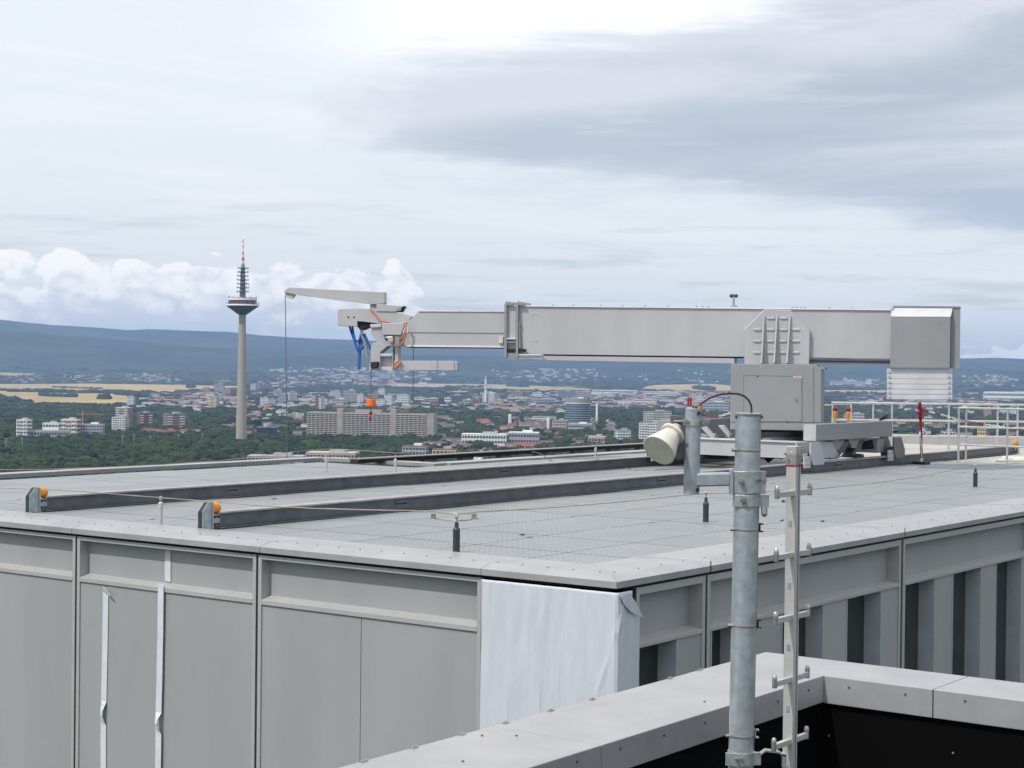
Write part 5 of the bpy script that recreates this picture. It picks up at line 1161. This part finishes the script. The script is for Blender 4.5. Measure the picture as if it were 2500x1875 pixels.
# red and white warning post with chain
wp = empty('warning_post', P(30.8, 12.95, 0), 'red and white marker post wrapped in barrier chain by the rail', 'post')
pb_ = onz(2249, 1133, 0); s_ = pb_.y / F
def wpt(x, y, o_=0): return atD(x, y, pb_.y + o_)
g = MB(); g.ub(0, 0, 0, 0, 0, 0); 
g = MB(); g.box(Vector((pb_.x, pb_.y, .025)), U * .13, V * .13, Z * .025); g.build('foot', M_blk, wp)
g = MB(); g.cyl(pb_, wpt(2250, 1118), .03, .03, 10); g.build('white_sleeve', M_white, wp, True)
g = MB(); g.cyl(wpt(2250, 1118), wpt(2246, 982), .028, .028, 10); g.build('post_tube', M_red, wp, True)
def chain(path, r_, lb=None, parent=None):
    L_ = 0; segs = []; pts = [Vector(p) for p in path]; k = 0
    tot = sum((pts[i + 1] - pts[i]).length for i in range(len(pts) - 1)); n = int(tot / .055); out = []
    for i in range(n + 1):
        t_ = i / n * tot; j = 0
        while j < len(pts) - 2 and t_ > (pts[j + 1] - pts[j]).length: t_ -= (pts[j + 1] - pts[j]).length; j += 1
        out.append(pts[j].lerp(pts[j + 1], min(1, t_ / (pts[j + 1] - pts[j]).length)))
    for i in range(n):
        m = M_red if (i // 9) % 2 == 0 else M_white
        d = (out[i + 1] - out[i]); mid = (out[i] + out[i + 1]) / 2; a = d.normalized(); s1 = (Z if i % 2 else a.cross(Z)).normalized() * r_ * 1.3
        loop = [mid + a * d.length * .62 * math.cos(q * math.pi / 4) + s1 * math.sin(q * math.pi / 4) for q in range(9)]
        g = MB(); g.tube(loop, r_ * .45, 5); g.build('chain_link', m, parent)
chain([wpt(2243, 985, -.03), wpt(2241, 1005, -.04), wpt(2246, 1030, -.05), wpt(2247, 1070, -.05), wpt(2250, 1115, -.04)], .017, parent=wp)
chain([wpt(2250, 990, -.03), wpt(2252, 1015, -.05), wpt(2244, 1055, -.05), wpt(2253, 1100, -.04)], .017, parent=wp)
bc_ = empty('barrier_chain', wpt(2250, 1002), 'red and white barrier chain sagging right from the marker post', 'chain')
pe = P(u_ + .3, 9.2, .70)
cp = [wpt(2252, 1001), atD(2300, 1013, 34.4), atD(2345, 1026, 34.3), atD(2400, 1036, 34.0), atD(2450, 1043, 33.6), atD(2500, 1051, 33.2), atD(2560, 1058, 33)]
chain(cp, .014, parent=bc_)
# chain behind the small mast
bd_ = empty('barrier_chain', atD(1700, 1010, 29), 'short red and white chain strung behind the small galvanised mast', 'chain')
chain([atD(1706, 1008, 29), atD(1718, 1013, 29.1), atD(1735, 1017, 29.2), atD(1752, 1018, 29.3), atD(1768, 1013, 29.4), atD(1784, 1008, 29.5)], .013, parent=bd_)
dp = empty('marker_post', atD(1684, 1100, 28.9), 'red marker post tips rising behind the small galvanised mast', 'post')
for x in (1680.5, 1686.5):
    a = atD(x, 970, 28.9); g = MB(); g.box(Vector((a.x, a.y, a.z - .08)), Vector((.016, 0, 0)), Vector((0, .016, 0)), Z * .08); g.build('tip', M_red, dp)
    g = MB(); g.box(Vector((a.x, a.y, (a.z - .16) / 2)), Vector((.014, 0, 0)), Vector((0, .014, 0)), Z * ((a.z - .16) / 2)); g.build('stake', M_white, dp)

# ------------------------------------------------------------------ conductor posts and wires on the roof
for (x, yb, lb) in ((1114, 1347, 'black conductor post nearest the coping with a double wire clamp'), (1723, 1274, 'black conductor post in the middle of the grated roof'), (2381, 1189, 'black conductor post at the right side of the roof')):
    p = onz(x, yb, 0); e = empty('conductor_post', p, lb, 'post')
    g = MB(); g.lathe(p, [(.036, 0), (.034, .02), (.034, .19), (.036, .2), (.036, .21), (.028, .225), (.02, .235), (.02, .27), (.016, .285)], 18); g.build('sleeve', M_postblk, e, True)
    g = MB(); g.lathe(p + Z * .285, [(.008, 0), (.008, .03), (.016, .034), (.018, .055), (.010, .07)], 12); g.build('clamp', M_ss, e, True)
for (x, yb, yt, lb) in ((392, 1281, 1228, 'silver conductor post standing on the coping at the left'), (797, 1150, 1118, 'silver post left of the pair on the rear roof edge'), (965, 1153, 1122, 'silver post right of the pair on the rear roof edge'), (1454, 1124, 1094, 'silver post on the rear coping near the horn antenna')):
    p = onz(x, yb, 0.01 if x < 500 else 0.0); h_ = atD(x, yt, p.y).z - p.z; e = empty('conductor_post', p, lb, 'post')
    g = MB(); g.lathe(p, [(.021, 0), (.021, h_ * .75), (.026, h_ * .76), (.026, h_), (.018, h_ + .01)], 14); g.build('tube', M_alum, e, True)
    g = MB(); g.lathe(p + Z * (h_ + .01), [(.01, 0), (.012, .02), (.022, .03), (.02, .055), (.01, .065)], 10); g.build('clamp', M_ss, e, True)
def wire(pts, z, lb, r=.0055):
    P3 = [onz(x, y, z) if not isinstance(z, (list, tuple)) else onz(x, y, z[i]) for i, (x, y) in enumerate(pts)]
    g = MB(); g.tube(P3, r, 6); return tag(g.build('conductor_wire', M_wire, None, True), lb, 'wire')
wire([(-60, 1189), (60, 1193), (190, 1199), (300, 1208), (392, 1215), (520, 1225), (640, 1235), (760, 1241), (900, 1245), (1010, 1247), (1052, 1248)], .24, 'thin conductor wire crossing the roof from the left edge to the double clamp')
wire([(1046, 1248), (1062, 1249), (1090, 1253), (1115, 1254), (1140, 1253), (1160, 1250), (1170, 1249)], .33, 'upper bent wire bridging the two clamps over the black post', .007)
wire([(1050, 1265), (1065, 1266), (1090, 1270), (1115, 1271), (1140, 1270), (1160, 1266), (1170, 1266)], .28, 'lower bent wire held by the black post clamp', .007)
for x, lb in ((1058, 'left block clamp joining the two bent wires'), (1157, 'right block clamp joining the two bent wires')):
    p = onz(x, 1266, .28); g = MB(); g.box(p + Z * .025, U * .014, V * .022, Z * .028); tag(g.build('wire_clamp', M_ss, None, bevel=.004, loc=p), lb, 'clamp')
wire([(1168, 1249), (1300, 1243), (1500, 1227), (1640, 1212), (1723, 1205), (1785, 1204), (1900, 1199), (2000, 1193), (2130, 1180), (2260, 1161), (2381, 1137), (2500, 1130)], .34, 'conductor wire running over the middle post to the right side post')
wire([(-40, 1147), (100, 1146), (250, 1141), (400, 1134), (520, 1126), (600, 1118), (700, 1105), (765, 1098), (797, 1097), (830, 1097), (900, 1101), (965, 1106), (1000, 1106)], .32, 'conductor wire along the rear roof edge')
wire([(1540, 1146), (1600, 1147), (1670, 1143), (1760, 1138), (1850, 1130)], .012, 'black cable lying on the grating between the crane rails', .008)
wire([(1300, 1103), (1320, 1107), (1335, 1118), (1350, 1128), (1460, 1122), (1490, 1128), (1540, 1146)], [.25, .2, .1, .02, .2, .05, .012], 'thin black cable looping over the rear coping', .007)
for (x, y, lb) in ((1910, 1270, 'small dark metal strip lying on the grating left of the ladder'), (2008, 1272, 'small bracket lying on the grating right of the ladder'), (2357, 1165, 'scrap of white paper on the grating'), (1275, 1305, 'thin brown strip of debris on the grating')):
    p = onz(x, y, .008); g = MB(); g.box(p, U * .04, V * .008, Z * .004); g.box(p + U * .03 + V * .012, U * .012, V * .006, Z * .005); tag(g.build('roof_debris', M_white if 'white' in lb else M_seam, None, loc=p), lb, 'debris')

# ------------------------------------------------------------------ near parapet of the building we stand on
nb = empty('near_building', P(8.0, 4.6, 0), 'pale metal parapet and black inner wall of the nearer rooftop well', 'building')
OU, OV, IU, IV = 9.50, 4.99, 8.98, 4.34
def npan(name, poly, z0, z1, m=M_cop, bev=.004): g = MB(); g.prism([P(u, v, z0) for u, v in poly], Z * (z1 - z0)); return g.build(name, m, nb, bevel=bev)
# left arm pieces along U (v from IV..OV), joints
uj = [2.0, 4.3, 6.93, 8.05]
npan('coping_panel', [(2.0, IV), (4.3, IV), (4.3, OV), (2.0, OV)], -.155, 0)
pj = onz(1186, 1776, 0).dot(U); pj2 = onz(1460, 1817, 0).dot(U)
jA = (onz(1460, 1817, 0).dot(U)); jB = onz(1680, 1645, 0).dot(U)
npan('coping_panel', [(4.305, IV), (jA - .003, IV), (jA - .003, OV), (4.305, OV)], -.155, 0)
npan('coping_panel', [(jA + .003, IV), (jB - .003, IV), (jB - .003, OV), (jA + .003, OV)], -.155, 0)
npan('coping_panel', [(jB + .002, IV), (IU, IV), (OU, OV), (jB + .002, OV)], -.155, 0.001)
jC = onz(2280, 1682, 0).dot(V)
npan('coping_panel', [(IU, IV), (OU, OV), (OU, jC + .003), (IU, jC + .003)], -.16, 0)
npan('coping_panel', [(IU, jC - .003), (OU, jC - .003), (OU, -2), (IU, -2)], -.16, 0)
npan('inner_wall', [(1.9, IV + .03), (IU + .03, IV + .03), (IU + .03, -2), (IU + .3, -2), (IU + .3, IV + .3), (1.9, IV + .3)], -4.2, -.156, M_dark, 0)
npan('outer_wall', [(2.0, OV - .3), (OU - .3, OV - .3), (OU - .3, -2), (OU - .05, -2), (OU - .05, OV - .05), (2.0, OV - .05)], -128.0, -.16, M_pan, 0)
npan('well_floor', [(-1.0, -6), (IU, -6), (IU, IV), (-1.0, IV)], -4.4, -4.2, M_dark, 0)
g = MB(); g.prism([P(2, IV + .022, -.60), P(2, IV + .022, -.57), P(2, IV + .03, -.57), P(2, IV + .03, -.60)], U * (IU - 2)); g.build('wall_seam', M_seam, nb)
g = MB(); g.prism([P(IU + .022, -2, -.60), P(IU + .022, -2, -.57), P(IU + .03, -2, -.57), P(IU + .03, -2, -.60)], V * (IV + 2)); g.build('wall_seam', M_seam, nb)
g = MB(); g.prism([P(IU + .024, 3.35, -3.6), P(IU + .024, 3.36, -3.6), P(IU + .03, 3.36, -3.6), P(IU + .03, 3.35, -3.6)], Z * 3.0); g.build('wall_seam', M_seam, nb)
def screw(p, d, r_=.007, m=None):
    g = MB(); g.cyl(p, p + d * .006, r_, r_ * .8, 8); g.build('screw', m or MATS['rivet_dark'], nb)
for (x, y) in ((1177 + 0, 1797), (1261, 1797), (1130, 1860), (1720, 1714)): screw(onz(x, y, 0), Z)
for (x, y) in ((1408, 1859), (1514, 1828), (1621, 1795), (1721, 1764), (1899, 1712), (1974, 1685)): screw(onpl(x, y, V, IV), -V)
for (x, y) in ((2073, 1678), (2210, 1695), (2356, 1711)): screw(onpl(x, y, U, IU), -U)
for (x, y) in ((1968, 1813), (2024, 1796), (2327, 1838)): screw(onpl(x, y, U, IU + .02), -U, .006, M_alu)
screw(onz(700 + 70, 1900, 0), Z)
for (x, y) in ((855, 1855), (983, 1823), (1103, 1792), (1213, 1764), (1327, 1735), (1432, 1708), (1620, 1657), (1700, 1638)):
    p = onz(x, y - 2, 0); p = P(p.dot(U), min(p.dot(V), OV - 0.012), 0); g = MB(); g.box(p + Z * .003, U * .02, V * .008, Z * .003); g.cyl(p, p + Z * .012, .006, .006, 8); g.build('clip', M_ss, nb)

# ------------------------------------------------------------------ galvanised mast with clamps
DP = 7.65; sp_ = DP / F
def pp(x, y, off_=0.0): return atD(x, y, DP + off_)
ms = empty('antenna_mast', (pp(1820, 1875).x, DP, -4.2), 'thick galvanised steel mast with band clamps in the right foreground', 'mast')
top = pp(1827.5, 1009); bot = pp(1806, 2000); axd = (top - bot).normalized(); bot2 = bot - axd * ((bot.z + 4.2) / axd.z)
rp = 31 * sp_
def axis_at(y): t_ = (pp(1820, y).z - bot.z) / axd.z; return bot + axd * t_
g = MB(); g.cyl(bot2, top, rp, rp, 40); g.build('tube', M_galv, ms, True)
g = MB(); g.lathe(top - axd * .012, [(rp * 1.02, 0), (rp * 1.06, .004), (rp * 1.06, .012), (rp * .9, .014)], 40, axd); g.build('top_rim', M_galv2, ms, True)
for sx in (-1, 1):
    a = axis_at(1018) + Vector((sx * rp * .98, -.0, 0)); g = MB(); g.cyl(a - Vector((0, .02, 0)), a + Vector((sx * .006, -.02, 0)), .006, .006, 8); g.build('bolt', M_blk, ms)
for k, y in enumerate((1098.5, 1292, 1526, 1795)):
    a = axis_at(y); bd = MB(); bd.lathe(a - axd * .006, [(rp * 1.012, 0), (rp * 1.018, .002), (rp * 1.018, .009), (rp * 1.012, .011)], 40, axd); bo_ = bd.build('band_clamp', M_ss, ms, True)
    q = a + Vector((-rp * 1.08, -.015, 0)); g = MB(); g.cyl(q - Vector((.012, 0, 0)), q + Vector((.012, 0, 0)), .008, .008, 8); g.build('band_screw', M_ss, bo_, True)
    if k:
        q = a + Vector((rp * 1.0, 0, .008)); g = MB()
        g.box(q + Vector((.004, 0, 0)), Vector((.003, 0, 0)), Vector((0, .012, 0)), Z * .02); g.box(q + Vector((.012, 0, .017)), Vector((.008, 0, 0)), Vector((0, .012, 0)), Z * .003); g.box(q + Vector((.012, 0, -.017)), Vector((.008, 0, 0)), Vector((0, .012, 0)), Z * .003); g.build('cable_clip', M_seam if k < 3 else M_galv2, bo_)
# big saddle clamp and small clamp
def saddle(y0, y1, xl, xr, name, rr_=1.14):
    a0 = axis_at(y1); a1 = axis_at(y0); cl_ = empty(name, a0, None, None); cl_.parent = ms; cl_.location = a0 - WLOC[ms.name]
    g = MB(); n = 24; outer = []; h_ = a1 - a0
    for i in range(n + 1):
        t_ = math.radians(200 + 140 * i / n); outer.append(Vector((math.cos(t_) * rp * rr_, math.sin(t_) * rp * rr_, 0)))
    inner = [v_ * .92 for v_ in outer]
    xl_ = (xl - 1825) * sp_; xr_ = (xr - 1825) * sp_
    prof = [Vector((xl_, -rp * .72, 0)), Vector((-rp * .82, -rp * .86, 0))] + [o_ for o_ in outer if -rp * .6 < o_.x < rp * .95 and o_.y < -rp * .3] + [Vector((rp * 1.05, -rp * .55, 0)), Vector((xr_, -rp * .42, 0)), Vector((xr_, -rp * .30, 0)), Vector((rp * .95, -rp * .25, 0))] + [v_ * .9 for v_ in reversed([o_ for o_ in outer if -rp * .6 < o_.x < rp * .95 and o_.y < -rp * .3])] + [Vector((xl_, -rp * .6, 0))]
    cpt = Vector((axis_at((y0 + y1) / 2).x, DP, a0.z)); g.prism([cpt + q for q in prof], h_); g.build('front_jaw', M_galv2, cl_, bevel=.002)
    g = MB(); g.lathe(a0, [(rp * 1.01, 0), (rp * 1.08, .0), (rp * 1.08, h_.length), (rp * 1.01, h_.length)], 32, axd); g.build('back_jaw', M_galv2, cl_, True)
    return cl_, cpt, h_
c1, q1, h1 = saddle(1149, 1204, 1783, 1869, 'saddle_clamp')
g = MB(); g.box(q1 + Vector((-41 * sp_, -rp * .4, h1.z / 2)), Vector((3 * sp_, 0, 0)), Vector((0, .03, 0)), Z * (h1.z / 2 + .004)); g.build('plate', M_galv, c1)
for (x, y) in ((1808, 1176), (1864, 1172)):
    a = pp(x, y, -rp * 1.0); g = MB(); g.cyl(a - Vector((0, .028, 0)), a + Vector((0, .03, 0)), .008, .008, 8); g.cyl(a - Vector((0, .016, 0)), a - Vector((0, .006, 0)), .014, .014, 6); g.build('bolt', M_ss, c1)
c2, q2, h2 = saddle(1206, 1236, 1790, 1878, 'pipe_clamp', 1.10)
a = pp(1813, 1221, -rp * 1.05); g = MB(); g.cyl(a - Vector((0, .02, 0)), a + Vector((0, .03, 0)), .008, .008, 8); g.cyl(a - Vector((0, .014, 0)), a - Vector((0, .004, 0)), .014, .014, 6); g.build('bolt', M_ss, c2)
g = MB(); g.cyl(pp(1866, 1236, -.02), pp(1866, 1254, -.02), 8 * sp_, 8 * sp_, 16); g.lathe(pp(1866, 1262, -.02), [(2 * sp_, 0), (6 * sp_, 3 * sp_), (8 * sp_, 8 * sp_)], 16); g.build('end_plug', M_galv2, c2, True)
c3, q3, h3 = saddle(1833, 1865, 1784, 1872, 'lower_clamp', 1.10)
for x in (1797, 1809):
    a = pp(x, 1853, -rp * 1.1); g = MB(); g.cyl(a - Vector((0, .02, 0)), a + Vector((0, .03, 0)), .007, .007, 8); g.build('bolt', M_ss, c3)
g = MB(); a = pp(1856, 1838, -.03); b2_ = pp(1868, 1829, -.02); c_ = pp(1900, 1833, 0); d_ = pp(1916, 1842, 0)
for (s0, s1) in ((a, b2_), (b2_, c_), (c_, d_)): g.hexa([s0 - Z * .008 - Vector((0, .02, 0)), s1 - Z * .008 - Vector((0, .02, 0)), s1 - Z * .008 + Vector((0, .02, 0)), s0 - Z * .008 + Vector((0, .02, 0)), s0 - Vector((0, .02, 0)), s1 - Vector((0, .02, 0)), s1 + Vector((0, .02, 0)), s0 + Vector((0, .02, 0))])
g.box((d_ + pp(1909, 1868)) / 2, Vector((.006, 0, 0)), Vector((0, .02, 0)), Z * .03); g.build('ladder_bracket', M_galv2, c3)
# small side mast with arm
sm = empty('side_mast', pp(1690, 1208), 'short galvanised side mast on a horizontal arm left of the thick mast', 'mast')
r2 = 19.3 * sp_
g = MB(); g.cyl(pp(1688, 1206), pp(1692, 998), r2, r2, 28); g.build('tube', M_galv, sm, True)
g = MB(); g.lathe(pp(1692, 999), [(r2, 0), (r2 * .98, .002), (r2 * .85, .003)], 28); g.build('cap', M_galv2, sm, True)
g = MB(); a0, a1 = pp(1694, 1170), pp(1782, 1168); g.hexa([a0 + Vector((0, -.03, -.033)), a1 + Vector((0, -.03, -.033)), a1 + Vector((0, .03, -.033)), a0 + Vector((0, .03, -.033)), a0 + Vector((0, -.03, .028)), a1 + Vector((0, -.03, .028)), a1 + Vector((0, .03, .028)), a0 + Vector((0, .03, .028))]); g.build('arm', M_galv, sm, bevel=.008)
g = MB(); g.lathe(pp(1691, 1040), [(r2 * 1.02, 0), (r2 * 1.13, .001), (r2 * 1.13, .028), (r2 * 1.02, .029)], 28); g.box(pp(1672, 1030, -.01), Vector((.008, 0, 0)), Vector((0, .014, 0)), Z * .014); g.box(pp(1722, 1030, -.01), Vector((.018, 0, 0)), Vector((0, .006, 0)), Z * .013); g.build('collar_clamp', M_galv2, sm, True)
for x in (1675, 1728): a = pp(x, 1029, -.03); g = MB(); g.cyl(a - Vector((0, .02, 0)), a + Vector((0, .04, 0)), .006, .006, 8); g.cyl(a - Vector((0, .012, 0)), a - Vector((0, .003, 0)), .012, .012, 6); g.build('bolt', M_ss, sm)
g = MB(); g.cyl(pp(1645, 1029, .03), pp(1670, 1029, .03), .007, .007, 8); g.build('bolt', M_ss, sm)
for (x, y) in ((1706, 1009), (1703, 1196)): a = pp(x, y, -r2 * .75); g = MB(); g.cyl(a, a - Vector((0, .006, 0)), .009, .009, 10); g.build('hole_plug', M_blk, sm)
# horn antenna
dirh = Vector((-.55, -.60, -.58)).normalized(); hb = pp(1640, 1062, -.02)
ha = empty('horn_antenna', hb, 'weathered cream cone antenna pointing down left on the side mast', 'antenna')
g = MB(); L_ = 58 * sp_; g.lathe(hb, [(22 * sp_, 0), (23.5 * sp_, .004), (42 * sp_, L_), (43 * sp_, L_ + .003), (43 * sp_, L_ + .008), (41.5 * sp_, L_ + .010)], 40, dirh); g.build('cone', M_horn, ha, True)
g = MB(); g.lathe(hb - dirh * .012, [(31 * sp_, 0), (31.5 * sp_, .008), (29 * sp_, .012)], 36, dirh); g.build('flange', M_horn, ha, True)
g = MB(); g.cyl(hb - dirh * .012, hb - dirh * .05, .035, .03, 20); g.build('feed', M_galv2, ha, True)
g = MB(); g.prism([pp(1650, 1044, .01), pp(1674, 1042, .01), pp(1674, 1092, .01), pp(1660, 1078, .01)], Vector((0, .012, 0))); g.prism([pp(1637, 1014, .03), pp(1672, 1016, .03), pp(1672, 1042, .03), pp(1640, 1040, .03)], Vector((0, .04, 0))); g.prism([pp(1660, 1060, .0), pp(1674, 1060, .0), pp(1674, 1118, .0), pp(1655, 1124, .0), pp(1650, 1118, .0)], Vector((0, .03, 0))); g.build('mount_bracket', mat('grey_bracket', (.16, .16, .165), .5, .3), ha, bevel=.002)
# black cable arc
cb_ = MB(); cb_.tube([pp(1688, 1012), pp(1697, 998), pp(1712, 985), pp(1732, 972), pp(1755, 963.5), pp(1780, 960.5), pp(1802, 961.5), pp(1817, 967), pp(1828, 977), pp(1834, 990), pp(1835, 1004), pp(1834, 1020)], 2.6 * sp_, 12)
tag(cb_.build('antenna_cable', M_blkcab, None, True), 'thick black cable arching from the side mast into the thick mast', 'cable')
yt = MB(); a = pp(1706, 995, -.01); yt.box(a, Vector((.005, 0, .003)), Vector((0, .006, 0)), Vector((0, 0, .008))); tag(yt.build('cable_tag', M_yel, None, loc=a), 'small yellow tag where the black cable enters the side mast', 'tag')
# climbing rail ladder
ld = empty('climbing_ladder', (pp(1930, 1875).x, DP, -4.2), 'single-rail aluminium climbing ladder with stub rungs beside the thick mast', 'ladder')
lt = pp(1938, 1092); lb_ = pp(1926, 2000); lax = (lt - lb_).normalized(); lb2 = lb_ - lax * ((lb_.z + 4.2) / lax.z)
hs = .0245
def lbox(name, c0, c1, u0, u1, v0, v1, m=M_alum, parent=None, bev=.002):
    g = MB(); g.hexa([c0 + U * u0 + V * v0, c0 + U * u1 + V * v0, c0 + U * u1 + V * v1, c0 + U * u0 + V * v1, c1 + U * u0 + V * v0, c1 + U * u1 + V * v0, c1 + U * u1 + V * v1, c1 + U * u0 + V * v1]); return g.build(name, m, parent or ld, bevel=bev)
lbox('rail_profile', lb2, lt - lax * .06, -hs, hs * .2, -hs, hs); lbox('rail_slot', lb2, lt - lax * .06, hs * .2, hs * .62, -hs * .8, hs, M_seam, bev=0); lbox('rail_lip', lb2, lt - lax * .06, hs * .62, hs, -hs, hs)
lbox('sleeve', lt - lax * .075, lt - lax * .03, -hs * 1.08, hs * 1.08, -hs * 1.08, hs * 1.08, mat('sleeve_steel', (.34, .32, .30), .4, .4)); lbox('top_cap', lt - lax * .03, lt + lax * .006, -hs, hs, -hs, hs, M_alu)
lbox('red_band', lt - lax * .085, lt - lax * .078, -hs * 1.1, hs * 1.1, -hs * 1.1, hs * 1.1, M_red, bev=0)
def lc(y): t_ = (pp(1930, y).z - lb_.z) / lax.z; return lb_ + lax * t_
for (x, y) in ((1917, 1108), (1951, 1105)): a = pp(x, y, -.03); g = MB(); g.cyl(a, a - Vector((0, .01, 0)), .006, .006, 8); g.build('bolt', M_ss, ld, True)
for y in (1127, 1277.5, 1428.6, 1579, 1729, 1872):
    c_ = lc(y) - U * (hs + .0012) + V * (hs * .0); g = MB(); g.box(c_, U * .0012, V * .0085, Z * .0145); g.build('punched_slot', mat('slot_shadow', (.33, .33, .34), .5, .3), ld, bevel=.001)
for y in (1203, 1353, 1505, 1656, 1807):
    c_ = lc(y) - V * (hs * .35) - U * .012
    for sd_ in (-1, 1):
        e0, e1 = (-.160, -.0) if sd_ < 0 else (.0, .155)
        g = MB(); 
        cc_ = c_
        g.box(cc_ + U * (e0 + e1) / 2, U * (e1 - e0) / 2, V * .011, Z * .0125); r_ = g.build('rung', M_alum, ld, bevel=.002)
        p_ = cc_ + U * (sd_ * .160); g = MB(); g.lathe(p_ - Z * .018, [(.011, 0), (.0115, .04), (.010, .052), (.006, .058)], 14); g.build('rung_stop', M_ss, r_, True)
g = MB(); a = pp(1913, 1224, .01); g.cyl(a, a + Vector((0, .02, 0)), .008, .008, 10); g.build('bolt', M_ss, ld)

# ------------------------------------------------------------------ haze
HB = 25200.0
hz = MB(); hz.hexa([Vector((-HB, -HB, GZ - 1.5)), Vector((HB, -HB, GZ - 1.5)), Vector((HB, HB, GZ - 1.5)), Vector((-HB, HB, GZ - 1.5))] + [Vector((-HB, -HB, 560)), Vector((HB, -HB, 560)), Vector((HB, HB, 560)), Vector((-HB, HB, 560))])
hm = bpy.data.materials.new('haze_air'); hm.use_nodes = True; t = hm.node_tree; t.nodes.clear()
pv_ = t.nodes.new('ShaderNodeVolumePrincipled'); pv_.inputs['Color'].default_value = (0.44, 0.62, 1.0, 1); pv_.inputs['Density'].default_value = 4.1e-5; pv_.inputs['Anisotropy'].default_value = 0.0
mo = t.nodes.new('ShaderNodeOutputMaterial'); t.links.new(pv_.outputs[0], mo.inputs['Volume'])
ho = hz.build('haze', hm, None, kind='stuff'); ho['label'] = 'thin blue air over the plain'
